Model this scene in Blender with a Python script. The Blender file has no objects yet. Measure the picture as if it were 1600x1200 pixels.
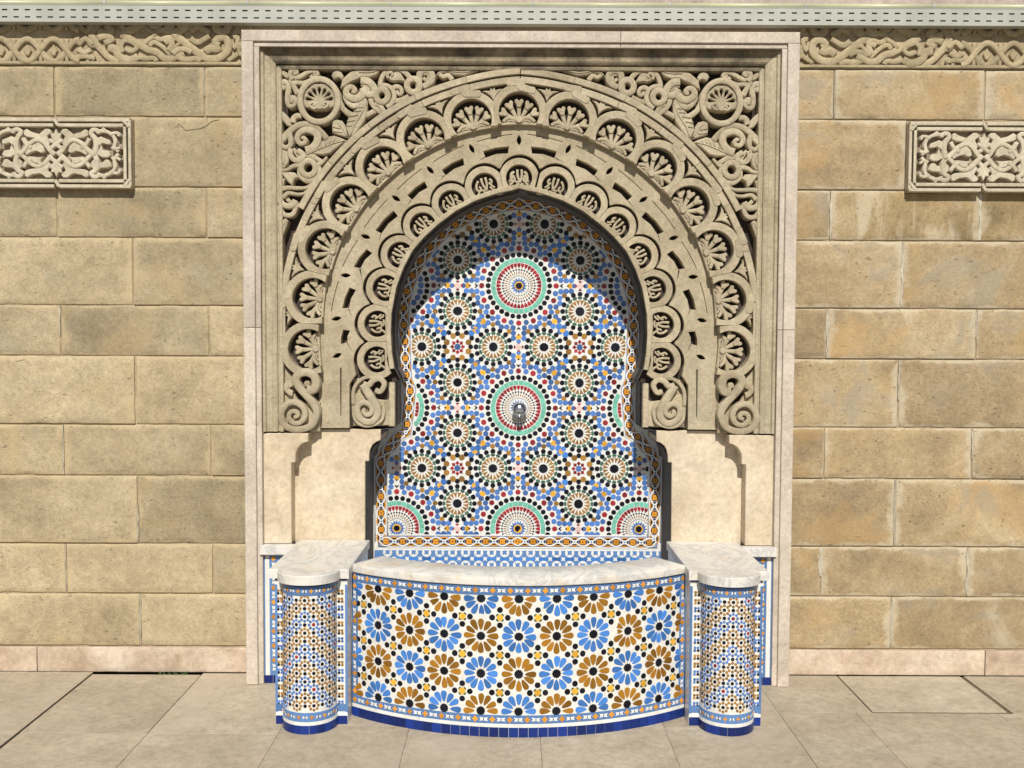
import bpy, math, random
from mathutils import Matrix, Vector, noise
from mathutils.geometry import tessellate_polygon
random.seed(7)
rnd = random.random
PI = math.pi
S = bpy.context.scene
COL = S.collection

# ------------------------------------------------------------------ camera
F = 1555.0                      # focal length in photo pixels (1600 wide)
DIST = 4.64
CAM = Vector((-0.0328, -DIST, 1.6464))
TILT = math.radians(2.651); ROLL = math.radians(0.25)
cam_d = bpy.data.cameras.new('camera'); cam = bpy.data.objects.new('camera', cam_d)
COL.objects.link(cam); S.camera = cam
cam_d.sensor_width = 36.0; cam_d.lens = F / 1600 * 36; cam_d.clip_end = 500; cam_d.clip_start = 0.05
CR = Matrix.Rotation(PI / 2 - TILT, 4, 'X') @ Matrix.Rotation(ROLL, 4, 'Z')
cam.matrix_world = Matrix.Translation(CAM) @ CR
CR3 = CR.to_3x3()

# ------------------------------------------------------------------ light
SUN_EL, SUN_AZ = math.radians(42.5), math.radians(1.0)   # sun stands behind the camera
w = bpy.data.worlds.new('World'); S.world = w; w.use_nodes = True
nt = w.node_tree; bg = nt.nodes['Background']
sky = nt.nodes.new('ShaderNodeTexSky'); sky.sky_type = 'NISHITA'; sky.sun_disc = False
sky.sun_elevation = SUN_EL; sky.sun_rotation = PI + SUN_AZ
sky.air_density = 1.0; sky.dust_density = 0.8
nt.links.new(sky.outputs[0], bg.inputs[0]); bg.inputs[1].default_value = 0.05
sl = bpy.data.lights.new('sun', 'SUN'); sun = bpy.data.objects.new('sun', sl); COL.objects.link(sun)
sl.energy = 4.6; sl.angle = math.radians(0.5); sl.color = (1.0, 0.95, 0.86)
sun.location = (0, -8, 8)
sdir = Vector((math.sin(SUN_AZ) * math.cos(SUN_EL), -math.cos(SUN_AZ) * math.cos(SUN_EL), math.sin(SUN_EL)))
sun.rotation_euler = sdir.to_track_quat('Z', 'Y').to_euler()
S.view_settings.view_transform = 'Standard'; S.view_settings.look = 'None'
S.view_settings.exposure = 0.03; S.view_settings.gamma = 1.0
S.view_settings.use_curve_mapping = False
S.render.engine = 'CYCLES'

# ------------------------------------------------------------------ pixel -> place
def B(x, y, Y):
    """photo pixel -> (X, Z) on the upright plane at depth Y"""
    d = CR3 @ Vector(((x - 800) / F, (600 - y) / F, -1))
    t = (Y - CAM.y) / d.y
    return (CAM.x + d.x * t, CAM.z + d.z * t)
def BL(pts, Y): return [B(p[0], p[1], Y) for p in pts]
def BX(x, Y, y=600): return B(x, y, Y)[0]
def BZ(y, Y, x=811): return B(x, y, Y)[1]
def ppm(Y): return (Y + DIST) / F      # metres per photo pixel at depth Y
def mir(p): return [(-a, b) for a, b in p]

# ------------------------------------------------------------------ materials
MATS = {}
def newmat(name):
    m = bpy.data.materials.new(name); m.use_nodes = True
    MATS[name] = m
    n = m.node_tree.nodes
    return m, m.node_tree, n['Principled BSDF']
def N(t, typ, **kw):
    n = t.nodes.new(typ)
    for k, v in kw.items():
        if k.startswith('i_'): n.inputs[k[2:].replace('_', ' ')].default_value = v
        else: setattr(n, k, v)
    return n
def ramp(t, fac, stops):
    r = t.nodes.new('ShaderNodeValToRGB')
    e = r.color_ramp.elements
    while len(e) < len(stops): e.new(0.5)
    for el, (p, c) in zip(e, stops):
        el.position = p; el.color = (*c, 1) if len(c) == 3 else c
    t.links.new(fac, r.inputs[0]); return r.outputs[0]
def mixc(t, fac, a, b, mode='MIX'):
    m = t.nodes.new('ShaderNodeMix'); m.data_type = 'RGBA'; m.blend_type = mode
    for sock, v in ((m.inputs[0], fac), (m.inputs[6], a), (m.inputs[7], b)):
        if hasattr(v, 'links') or isinstance(v, bpy.types.NodeSocket): t.links.new(v, sock)
        elif isinstance(v, (int, float)): sock.default_value = v
        else: sock.default_value = (*v, 1)
    return m.outputs[2]
def math_(t, op, a, b=None, c=None):
    m = t.nodes.new('ShaderNodeMath'); m.operation = op
    for i, v in enumerate((a, b, c)):
        if v is None: continue
        if isinstance(v, (int, float)): m.inputs[i].default_value = v
        else: t.links.new(v, m.inputs[i])
    return m.outputs[0]
def sstep(t, v, a, b):
    m = t.nodes.new('ShaderNodeMapRange'); m.interpolation_type = 'SMOOTHSTEP'
    t.links.new(v, m.inputs[0]); m.inputs[1].default_value = a; m.inputs[2].default_value = b
    return m.outputs[0]
def coords(t, per_object=True):
    """world position shifted by a per-object random so that neighbouring stones differ"""
    g = N(t, 'ShaderNodeNewGeometry')
    if not per_object: return g.outputs['Position'], None
    oi = N(t, 'ShaderNodeObjectInfo')
    mul = math_(t, 'MULTIPLY', oi.outputs['Random'], 37.0)
    add = N(t, 'ShaderNodeVectorMath', operation='ADD')
    t.links.new(g.outputs['Position'], add.inputs[0]); t.links.new(mul, add.inputs[1])
    return add.outputs[0], oi.outputs['Random']
def noise_(t, vec, scale, detail=4, rough=0.55, dist=0.0):
    n = N(t, 'ShaderNodeTexNoise'); n.inputs['Scale'].default_value = scale
    n.inputs['Detail'].default_value = detail; n.inputs['Roughness'].default_value = rough
    n.inputs['Distortion'].default_value = dist
    t.links.new(vec, n.inputs['Vector']); return n.outputs[0]
def scaled(t, vec, s):
    m = N(t, 'ShaderNodeVectorMath', operation='MULTIPLY'); t.links.new(vec, m.inputs[0]); m.inputs[1].default_value = s
    return m.outputs[0]
def bump(t, h, strength, dist, bsdf, prev=None):
    b = N(t, 'ShaderNodeBump'); b.inputs['Strength'].default_value = strength; b.inputs['Distance'].default_value = dist
    t.links.new(h, b.inputs['Height'])
    if prev is not None: t.links.new(prev, b.inputs['Normal'])
    t.links.new(b.outputs[0], bsdf.inputs['Normal']); return b.outputs[0]

def stone(name, tones, big=2.2, fine=55, pits=0.5, edge=None, rough=0.9, bstr=0.6, var=0.18, per_object=True, streak=None, patch=None, grain=0.5):
    m, t, b = newmat(name)
    v, r = coords(t, per_object)
    n1 = noise_(t, v, big, 5, 0.6, 0.4)
    n2 = noise_(t, v, fine, 6, 0.7)
    n3 = noise_(t, v, fine * 0.22, 5, 0.65)
    c = ramp(t, n1, [(0.30, tones[0]), (0.50, tones[1]), (0.70, tones[2])])
    c = mixc(t, 0.55, c, ramp(t, n3, [(0.3, (0.72, 0.70, 0.66)), (0.7, (1.16, 1.14, 1.1))]), 'MULTIPLY')
    c = mixc(t, 0.6, c, ramp(t, n2, [(0.32, (0.70, 0.68, 0.64)), (0.62, (1.12, 1.12, 1.12))]), 'MULTIPLY')
    gr = noise_(t, scaled(t, v, (1, 1, 2.8)), 120, 4, 0.75)
    c = mixc(t, grain, c, ramp(t, gr, [(0.30, (0.58, 0.56, 0.52)), (0.50, (1.0, 1.0, 1.0)), (0.70, (1.28, 1.27, 1.24))]), 'MULTIPLY')
    for pc, sc_, th_, st_ in (patch or ()):
        pn = noise_(t, v, sc_, 5, 0.62, 0.8)
        c = mixc(t, math_(t, 'MULTIPLY', sstep(t, pn, th_, th_ + 0.13), st_), c, pc)
    if r is not None:
        c = mixc(t, 1.0, c, ramp(t, r, [(0, (1 - var,) * 3), (1, (1 + var * 0.6,) * 3)]), 'MULTIPLY')
    if streak:
        sv = scaled(t, N(t, 'ShaderNodeNewGeometry').outputs['Position'], (11.0, 11.0, 3.2))
        s = noise_(t, sv, 1.0, 5, 0.6, 0.6)
        c = mixc(t, math_(t, 'MULTIPLY', sstep(t, s, streak[1], streak[1] + 0.16), streak[2]), c, streak[0])
    if edge:
        tc = N(t, 'ShaderNodeTexCoord'); sp = N(t, 'ShaderNodeSeparateXYZ'); t.links.new(tc.outputs['Generated'], sp.inputs[0])
        ex = math_(t, 'ABSOLUTE', math_(t, 'SUBTRACT', sp.outputs[0], 0.5))
        ez = math_(t, 'ABSOLUTE', math_(t, 'SUBTRACT', sp.outputs[2], 0.5))
        e = math_(t, 'MAXIMUM', math_(t, 'SUBTRACT', ex, 0.03 * 0), ez)
        ng = noise_(t, v, 6.5, 5, 0.7)
        e = math_(t, 'ADD', e, math_(t, 'MULTIPLY', math_(t, 'SUBTRACT', ng, 0.5), 0.30))
        c = mixc(t, math_(t, 'MULTIPLY', sstep(t, e, 0.44, 0.50), edge[1]), c, edge[0])
    mp_ = noise_(t, scaled(t, v, (1, 1, 2.2)), 95, 2, 0.5)
    c = mixc(t, math_(t, 'MULTIPLY', math_(t, 'SUBTRACT', 1.0, sstep(t, mp_, 0.27, 0.335)), min(1, pits * 1.5)), c, (tones[0][0] * 0.45, tones[0][1] * 0.42, tones[0][2] * 0.38))
    pit = noise_(t, scaled(t, v, (1, 1, 1.8)), fine * 0.55, 3, 0.5)
    pm = sstep(t, pit, 0.27, 0.34)
    c = mixc(t, math_(t, 'MULTIPLY', math_(t, 'SUBTRACT', 1.0, pm), pits * 0.8), c, (tones[0][0] * 0.35, tones[0][1] * 0.33, tones[0][2] * 0.3))
    t.links.new(c, b.inputs['Base Color']); b.inputs['Roughness'].default_value = rough
    b.inputs['Specular IOR Level'].default_value = 0.25
    p = bump(t, pm, pits, 0.004, b)
    p = bump(t, n3, bstr * 0.7, 0.006, b, p)
    bump(t, n2, bstr, 0.0025, b, p)
    return m
stone('wall_stone_grey', [(0.315, 0.258, 0.168), (0.415, 0.345, 0.228), (0.495, 0.42, 0.288)], big=2.4,
      edge=((0.54, 0.43, 0.26), 0.55), pits=0.55, grain=0.75, bstr=0.8, patch=[((0.50, 0.37, 0.19), 1.7, 0.55, 0.45), ((0.33, 0.30, 0.22), 3.0, 0.56, 0.4)])
stone('wall_stone_ochre', [(0.285, 0.222, 0.142), (0.405, 0.312, 0.19), (0.505, 0.415, 0.28)], big=2.6, grain=0.75, bstr=0.8,
      edge=((0.55, 0.48, 0.35), 0.7), pits=0.55, var=0.14, patch=[((0.455, 0.295, 0.13), 1.5, 0.50, 0.5), ((0.31, 0.27, 0.20), 2.6, 0.53, 0.6), ((0.60, 0.53, 0.40), 2.1, 0.60, 0.6)])
stone('wall_stone_stained', [(0.235, 0.18, 0.10), (0.36, 0.27, 0.15), (0.46, 0.37, 0.24)], big=4.0, grain=0.75, bstr=0.8,
      edge=((0.55, 0.48, 0.35), 0.6), pits=0.55, var=0.1, streak=((0.58, 0.50, 0.37), 0.47, 0.6))
stone('carved_stone', [(0.36, 0.302, 0.208), (0.455, 0.392, 0.282), (0.525, 0.46, 0.342)], big=4.0, pits=0.3, bstr=0.75, var=0.12, grain=0.65, patch=[((0.30, 0.265, 0.20), 4.0, 0.55, 0.45), ((0.50, 0.42, 0.30), 2.5, 0.58, 0.4)])
stone('shaded_ground', [(0.042, 0.032, 0.032), (0.066, 0.052, 0.048), (0.10, 0.08, 0.068)], big=5.0, pits=0.2, bstr=0.4, var=0.1)  # recess shade and grime both put into this near-black base colour
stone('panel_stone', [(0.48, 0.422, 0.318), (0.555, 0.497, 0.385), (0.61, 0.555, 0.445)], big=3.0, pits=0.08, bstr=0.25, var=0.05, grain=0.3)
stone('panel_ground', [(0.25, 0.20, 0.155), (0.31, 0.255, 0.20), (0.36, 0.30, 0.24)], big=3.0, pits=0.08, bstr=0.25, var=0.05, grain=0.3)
stone('frieze_stone', [(0.32, 0.262, 0.165), (0.41, 0.34, 0.22), (0.475, 0.40, 0.275)], big=3.0, pits=0.15, bstr=0.35, var=0.1)
stone('weathered_stone', [(0.06, 0.052, 0.045), (0.24, 0.20, 0.14), (0.44, 0.37, 0.25)], big=6.0, pits=0.2, bstr=0.4, var=0.1)
stone('frame_marble', [(0.475, 0.41, 0.352), (0.565, 0.497, 0.43), (0.625, 0.56, 0.495)], big=4.0, fine=70, pits=0.2, bstr=0.15, rough=0.7, var=0.06, grain=0.3)
stone('pier_stone', [(0.53, 0.425, 0.31), (0.625, 0.53, 0.40), (0.685, 0.60, 0.48)], big=3.2, fine=40, pits=0.18, bstr=0.15, rough=0.75, var=0.05, grain=0.3)
stone('plinth_stone', [(0.42, 0.32, 0.235), (0.545, 0.44, 0.345), (0.63, 0.54, 0.45)], big=5.0, fine=40, pits=0.3, bstr=0.3, rough=0.8, var=0.08, grain=0.4)
stone('paving_stone', [(0.41, 0.352, 0.268), (0.465, 0.405, 0.315), (0.51, 0.452, 0.362)], big=2.2, fine=30, pits=0.2, bstr=0.2, rough=0.72, var=0.10, grain=0.35, patch=[((0.50, 0.42, 0.335), 1.1, 0.5, 0.5), ((0.37, 0.33, 0.265), 2.3, 0.60, 0.4)])
stone('mortar_pale', [(0.42, 0.385, 0.31), (0.52, 0.475, 0.385), (0.585, 0.54, 0.45)], big=6, fine=40, pits=0.25, bstr=0.4, grain=0.5, var=0.2)
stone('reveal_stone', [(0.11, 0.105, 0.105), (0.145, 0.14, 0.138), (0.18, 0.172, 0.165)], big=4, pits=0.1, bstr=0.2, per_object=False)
stone('paving_pale', [(0.44, 0.385, 0.30), (0.50, 0.445, 0.35), (0.55, 0.495, 0.40)], big=2.2, fine=30, pits=0.2, bstr=0.2, rough=0.72, var=0.05, grain=0.3)
stone('unseen_grey_plaza', [(0.17, 0.165, 0.155), (0.21, 0.205, 0.195), (0.26, 0.25, 0.235)], big=1.0, fine=12, pits=0.1, bstr=0.2, rough=0.7, per_object=False)  # unseen plaza, made dark grey to cut warm bounce into the niche
stone('mortar', [(0.30, 0.24, 0.16), (0.42, 0.345, 0.235), (0.50, 0.42, 0.30)], big=4, pits=0.3, per_object=False)
stone('upper_wall_plaster', [(0.42, 0.34, 0.30), (0.50, 0.42, 0.38), (0.55, 0.47, 0.43)], big=4, pits=0.2, per_object=False)
stone('grout_dark', [(0.10, 0.08, 0.055), (0.16, 0.13, 0.09), (0.22, 0.18, 0.12)], big=6, pits=0.2, per_object=False)

def marble(name, stain=0.35):
    m, t, b = newmat(name)
    v, r = coords(t, True)
    vn = noise_(t, scaled(t, v, (1.6, 1.0, 1.0)), 2.6, 6, 0.65, 2.2)
    vein = math_(t, 'ABSOLUTE', math_(t, 'SUBTRACT', vn, 0.5))
    c = ramp(t, vein, [(0.0, (0.50, 0.495, 0.48)), (0.045, (0.66, 0.645, 0.605)), (0.2, (0.72, 0.70, 0.65))])
    st = noise_(t, scaled(t, v, (7.0, 7.0, 9.0)), 1.0, 6, 0.7)
    c = mixc(t, math_(t, 'MULTIPLY', sstep(t, st, 0.50, 0.70), stain), c, (0.62, 0.48, 0.30))
    t.links.new(c, b.inputs['Base Color']); b.inputs['Roughness'].default_value = 0.42
    fine = noise_(t, v, 60, 5, 0.7)
    bump(t, fine, 0.12, 0.002, b)
marble('white_marble', 0.36); marble('rim_marble', 0.6)

def glaze(name, col, var=0.18, rough=0.24, mott=0.12, spec=0.4):
    m, t, b = newmat(name); b.inputs['Specular IOR Level'].default_value = spec
    oi = N(t, 'ShaderNodeObjectInfo'); g = N(t, 'ShaderNodeNewGeometry')
    r = math_(t, 'FRACT', math_(t, 'ADD', oi.outputs['Random'], g.outputs['Random Per Island']))
    lo = tuple(max(0, c * (1 - var * 1.3)) for c in col); hi = tuple(min(1, c * (1 + var)) for c in col)
    c = ramp(t, r, [(0, lo), (0.55, col), (1, hi)])
    n = noise_(t, g.outputs['Position'], 90, 4, 0.6)
    c = mixc(t, 1.0, c, ramp(t, n, [(0.3, (1 - mott,) * 3), (0.7, (1 + mott * 0.5,) * 3)]), 'MULTIPLY')
    t.links.new(c, b.inputs['Base Color'])
    rr = ramp(t, noise_(t, g.outputs['Position'], 25, 3), [(0.3, (rough * 0.8,) * 3), (0.75, (rough * 1.9,) * 3)])
    t.links.new(rr, b.inputs['Roughness'])
    bump(t, noise_(t, g.outputs['Position'], 140, 2), 0.10, 0.001, b)
glaze('tile_white', (0.745, 0.745, 0.725), 0.06)
glaze('tile_cream', (0.72, 0.62, 0.42), 0.08)
glaze('tile_black', (0.006, 0.007, 0.013), 0.35, 0.3, spec=0.25)
glaze('tile_blue', (0.075, 0.18, 0.47), 0.32)
glaze('tile_bright_blue', (0.055, 0.195, 0.545), 0.30)
glaze('tile_band_blue', (0.10, 0.205, 0.43), 0.14)
glaze('tile_navy', (0.006, 0.028, 0.19), 0.35)
glaze('tile_red', (0.30, 0.022, 0.03), 0.32)
glaze('tile_yellow', (0.72, 0.385, 0.045), 0.2)
glaze('tile_orange', (0.66, 0.285, 0.03), 0.22)
glaze('tile_ochre', (0.30, 0.136, 0.012), 0.36)
glaze('tile_brown', (0.315, 0.165, 0.038), 0.3)
glaze('tile_green', (0.035, 0.125, 0.075), 0.3)
glaze('tile_turquoise', (0.165, 0.50, 0.385), 0.12)
glaze('tile_lavender', (0.245, 0.285, 0.42), 0.1)
glaze('tile_pink', (0.72, 0.53, 0.50), 0.1)
def bed(name, a, b_, cell):
    """pale glazed ground seen between the coloured pieces, itself of many small pieces"""
    m, t, bs = newmat(name)
    g = N(t, 'ShaderNodeNewGeometry')
    vo = N(t, 'ShaderNodeTexVoronoi'); vo.inputs['Scale'].default_value = cell; t.links.new(g.outputs['Position'], vo.inputs['Vector'])
    sp = N(t, 'ShaderNodeSeparateColor'); t.links.new(vo.outputs['Color'], sp.inputs[0])
    c = ramp(t, sp.outputs[0], [(0, a), (1, b_)])
    ve = N(t, 'ShaderNodeTexVoronoi'); ve.feature = 'DISTANCE_TO_EDGE'; ve.inputs['Scale'].default_value = cell
    t.links.new(g.outputs['Position'], ve.inputs['Vector'])
    c = mixc(t, math_(t, 'MULTIPLY', math_(t, 'SUBTRACT', 1.0, sstep(t, ve.outputs['Distance'], 0.0, 0.07)), 0.30), c, (0.45, 0.40, 0.30))
    t.links.new(c, bs.inputs['Base Color']); bs.inputs['Roughness'].default_value = 0.3
bed('mosaic_ground', (0.66, 0.665, 0.65), (0.78, 0.78, 0.76), 75)
bed('basin_ground', (0.67, 0.665, 0.63), (0.78, 0.775, 0.74), 60)
def plain(name, col, rough=0.5, metal=0.0, nscale=20, nvar=0.1):
    m, t, b = newmat(name)
    g = N(t, 'ShaderNodeNewGeometry')
    n = noise_(t, g.outputs['Position'], nscale, 5, 0.6)
    c = mixc(t, 1.0, col, ramp(t, n, [(0.3, (1 - nvar,) * 3), (0.7, (1 + nvar,) * 3)]), 'MULTIPLY')
    t.links.new(c, b.inputs['Base Color']); b.inputs['Roughness'].default_value = rough; b.inputs['Metallic'].default_value = metal
    return m, t, b
plain('tray_metal', (0.40, 0.405, 0.36), 0.45, 0.0, 9, 0.10)
plain('tray_inside', (0.05, 0.05, 0.045), 0.8)
plain('pipe_paint', (0.50, 0.51, 0.33), 0.4, 0.0, 6, 0.1)
plain('chrome', (0.62, 0.64, 0.69), 0.22, 1.0, 30, 0.04)
plain('dark_metal', (0.05, 0.05, 0.055), 0.3, 0.6)
plain('weed_leaf', (0.05, 0.105, 0.025), 0.6, 0.0, 60, 0.3)

# ------------------------------------------------------------------ mesh building
def area2(p): return sum(p[i - 1][0] * p[i][1] - p[i][0] * p[i - 1][1] for i in range(len(p)))
def clean(p, eps=1e-5):
    o = []
    for q in p:
        if not o or (abs(q[0] - o[-1][0]) + abs(q[1] - o[-1][1])) > eps: o.append((q[0], q[1]))
    while len(o) > 2 and (abs(o[0][0] - o[-1][0]) + abs(o[0][1] - o[-1][1])) < eps: o.pop()
    return o
def inset(p, d):
    """p counter-clockwise -> moved inwards by d (for clockwise holes: outwards into the solid)"""
    n = len(p); out = []
    for i in range(n):
        a, b, c = Vector(p[i - 1]), Vector(p[i]), Vector(p[(i + 1) % n])
        u = (b - a); v = (c - b)
        if u.length < 1e-9 or v.length < 1e-9: out.append(tuple(b)); continue
        u.normalize(); v.normalize()
        n1 = Vector((-u.y, u.x)); n2 = Vector((-v.y, v.x))
        k = n1 + n2
        if k.length < 0.35: out.append(tuple(b + n1 * d)); continue
        k.normalize(); out.append(tuple(b + k * (d / max(0.45, k.dot(n1)))))
    return out
class MB:
    def __init__(self): self.v = []; self.f = []; self.m = []; self.s = []; self.mats = []
    def mi(self, mat):
        if mat not in self.mats: self.mats.append(mat)
        return self.mats.index(mat)
    def add(self, verts, faces, mat, smooth=False):
        o = len(self.v); k = self.mi(mat)
        self.v += [tuple(q) for q in verts]
        for f in faces:
            self.f.append(tuple(i + o for i in f)); self.m.append(k); self.s.append(smooth)
        return self
    def tpl(self, tp, M, mat):
        return self.add([M @ Vector(q) for q in tp[0]], tp[1], mat)
    def plate(self, outline, hf, hb, fn, mat, holes=(), bev=0.0, back=False):
        """prism of a 2-D outline with holes; fn(u, v, h) puts it in space, h outwards"""
        loops = []
        o = clean(outline)
        if area2(o) < 0: o.reverse()
        loops.append(o)
        for h in holes:
            h = clean(h)
            if area2(h) > 0: h.reverse()
            loops.append(h)
        V = []; Fc = []; front = []
        for lp in loops:
            ins = inset(lp, bev) if bev else lp
            n = len(lp); b0 = len(V)
            V += [fn(x, y, hb) for x, y in lp]
            if bev:
                V += [fn(x, y, hf - bev) for x, y in lp]; V += [fn(x, y, hf) for x, y in ins]
                rows = [b0, b0 + n, b0 + 2 * n]
            else:
                V += [fn(x, y, hf) for x, y in lp]; rows = [b0, b0 + n]
            for a, c in zip(rows, rows[1:]):
                for i in range(n):
                    j = (i + 1) % n
                    Fc.append((a + i, a + j, c + j, c + i))
            front.append((rows[-1], ins))
        idx = [r + i for r, l in front for i in range(len(l))]
        if len(loops) == 1 and len(o) <= 4: Fc.append(tuple(idx))
        else:
            tris = tessellate_polygon([[Vector((x, y, 0)) for x, y in l] for _, l in front])
            flat = [q for _, l in front for q in l]
            for a, b_, c in tris:
                s = (flat[b_][0] - flat[a][0]) * (flat[c][1] - flat[a][1]) - (flat[c][0] - flat[a][0]) * (flat[b_][1] - flat[a][1])
                Fc.append((idx[a], idx[b_], idx[c]) if s > 0 else (idx[a], idx[c], idx[b_]))
        return self.add(V, Fc, mat)
    def ribbon(self, pts, w0, w1, hf, hb, fn, mat, closed=False, sub=4, dome=0.35, taper_ends=False, wmid=None):
        """a rounded carved strand along a smooth line"""
        P = [Vector((p[0], p[1])) for p in pts]; n = len(P); L = []
        segs = n if closed else n - 1
        for i in range(segs):
            if closed: a, b, c, d = P[i - 1], P[i], P[(i + 1) % n], P[(i + 2) % n]
            else: a, b, c, d = P[max(0, i - 1)], P[i], P[i + 1], P[min(n - 1, i + 2)]
            for k in range(sub):
                t = k / sub
                L.append(0.5 * ((2 * b) + (c - a) * t + (2 * a - 5 * b + 4 * c - d) * t * t + (3 * b - a - 3 * c + d) * t ** 3))
        if not closed: L.append(P[-1])
        m = len(L); V = []; Fc = []
        prof = [(-1, None), (-1, 0.55), (-0.74, 0.93), (0, 1.0), (0.74, 0.93), (1, 0.55), (1, None)]
        for i, q in enumerate(L):
            if closed: tn = L[(i + 1) % m] - L[i - 1]
            else: tn = L[min(m - 1, i + 1)] - L[max(0, i - 1)]
            if tn.length < 1e-9: tn = Vector((1, 0))
            tn.normalize(); nr = Vector((-tn.y, tn.x)); t = i / max(1, m - 1)
            if wmid is None: wd = w0 + (w1 - w0) * t
            else: wd = (w0 + (wmid - w0) * min(1, t * 2)) if t < 0.5 else (wmid + (w1 - wmid) * (t * 2 - 1))
            rd = dome * wd
            for s, k in prof:
                h = hb if k is None else hf - rd * (1 - k) / 0.45
                p = q + nr * (wd * s); V.append(fn(p.x, p.y, max(h, hb)))
        K = len(prof)
        for i in range(m if closed else m - 1):
            a = i * K; c = ((i + 1) % m) * K
            for j in range(K - 1): Fc.append((a + j + 1, a + j, c + j, c + j + 1))
        if not closed:
            Fc.append(tuple(range(K))); Fc.append(tuple((m - 1) * K + j for j in reversed(range(K))))
        o = len(self.f); self.add(V, Fc, mat, True)
        if not closed: self.s[-1] = self.s[-2] = False
        return self
    def box(self, x0, x1, y0, y1, z0, z1, mat, bev=0.0):
        return self.plate([(x0, z0), (x1, z0), (x1, z1), (x0, z1)], -y0, -y1, lambda u, v, h: (u, -h, v), mat, bev=bev)
    def tube(self, pts, r, mat, n=10, cap=True):
        P = [Vector(p) for p in pts]; rs = r if isinstance(r, (list, tuple)) else [r] * len(P)
        V = []; Fc = []
        for i, q in enumerate(P):
            d = (P[min(len(P) - 1, i + 1)] - P[max(0, i - 1)]).normalized()
            a = d.orthogonal().normalized() if abs(d.x) > 0.9 else d.cross(Vector((1, 0, 0))).normalized()
            b = d.cross(a)
            for k in range(n):
                an = 2 * PI * k / n; V.append(q + (a * math.cos(an) + b * math.sin(an)) * rs[i])
        for i in range(len(P) - 1):
            for k in range(n):
                Fc.append((i * n + k, i * n + (k + 1) % n, (i + 1) * n + (k + 1) % n, (i + 1) * n + k))
        if cap: Fc.append(tuple(range(n))); Fc.append(tuple((len(P) - 1) * n + k for k in reversed(range(n))))
        return self.add(V, Fc, mat, True)
    def mesh(self, name):
        me = bpy.data.meshes.new(name); me.from_pydata(self.v, [], self.f)
        for k in self.mats: me.materials.append(MATS[k])
        me.polygons.foreach_set('material_index', self.m); me.polygons.foreach_set('use_smooth', self.s)
        me.update(); return me
    def build(self, name, parent=None, kind=None):
        """mesh given in world coordinates; the parent Empty's own location is taken off"""
        off = base_of(parent)
        if parent is not None and off.length > 0: self.v = [tuple(Vector(q) - off) for q in self.v]
        return link(name, self.mesh(name), parent, kind)
def base_of(p):
    o = Vector((0, 0, 0))
    while p is not None: o += p.location; p = p.parent
    return o
def link(name, me, parent=None, kind=None):
    o = bpy.data.objects.new(name, me); COL.objects.link(o)
    if parent is not None: o.parent = parent
    if kind: o['kind'] = kind
    return o
def thing(name, label, cat, loc=(0, 0, 0), group=None):
    o = bpy.data.objects.new(name, None); COL.objects.link(o); o.location = loc; o.empty_display_size = 0.1
    o['label'] = label; o['category'] = cat
    if group: o['group'] = group
    return o
def flat(Y):
    """carved / tiled upright plane: u = X, v = Z, h = metres in front of depth Y"""
    return lambda u, v, h: (u, Y - h, v)
def frame(o, t, u, n, rot=0.0, sc=1.0):
    t, u, n = Vector(t), Vector(u), Vector(n)
    c, s = math.cos(rot) * sc, math.sin(rot) * sc
    a = t * c + u * s; b = u * c - t * s; n2 = n * sc
    return Matrix(((a.x, b.x, n2.x, o[0]), (a.y, b.y, n2.y, o[1]), (a.z, b.z, n2.z, o[2]), (0, 0, 0, 1)))
ident = lambda u, v, h: (u, v, h)
def tpl(outline, h, bev, hb=-0.001, holes=()):
    m = MB(); m.plate(outline, h, hb, ident, 'tile_white', holes=holes, bev=bev); return (m.v, m.f)
def ngon(n, r, ph=0.0, rx=1.0): return [(r * math.cos(2 * PI * i / n + ph) * rx, r * math.sin(2 * PI * i / n + ph)) for i in range(n)]
def star(n, r0, r1, ph=0.0): return [((r0 if i % 2 == 0 else r1) * math.cos(PI * i / n + ph), (r0 if i % 2 == 0 else r1) * math.sin(PI * i / n + ph)) for i in range(2 * n)]
def tilemesh(name, tp, mat):
    m = MB(); m.add(tp[0], tp[1], mat); return m.mesh(name)
class Tiles:
    """places alike pieces: the first `limit` as objects sharing a mesh, the rest in one joined part"""
    def __init__(self, parent): self.p = parent; self.off = base_of(parent); self.rest = MB(); self.n = {}; self.me = {}
    def put(self, name, tp, mat, M, single=True, limit=290):
        key = (name, mat, id(tp))
        c = self.n.get(name, 0)
        if single and c < limit:
            if key not in self.me: self.me[key] = tilemesh(name, tp, mat)
            o = link(name, self.me[key], self.p)
            j = Matrix.Rotation(random.gauss(0, 0.014), 4, 'X') @ Matrix.Rotation(random.gauss(0, 0.014), 4, 'Y') @ Matrix.Rotation(random.gauss(0, 0.02), 4, 'Z') @ Matrix.Diagonal((random.gauss(1, .018), random.gauss(1, .03), 1, 1))
            o.matrix_local = Matrix.Translation(-self.off) @ M @ j
            self.n[name] = c + 1
        else: self.rest.tpl(tp, M, mat)
    def finish(self, name='small_mosaic_pieces'):
        if self.rest.v: self.rest.build(name, self.p, 'stuff')

# ------------------------------------------------------------------ depths of the main planes
YW = 0.18          # ashlar wall
Y1 = 0.045         # front of the outer carved order and the outer piers
YG = 0.118         # sunken ground behind the outer carving
Y2P = 0.13         # front of the inner piers
Y2 = 0.105         # front of the inner carved order
YG2 = 0.160
Y3 = 0.42          # mosaic in the niche

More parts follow.
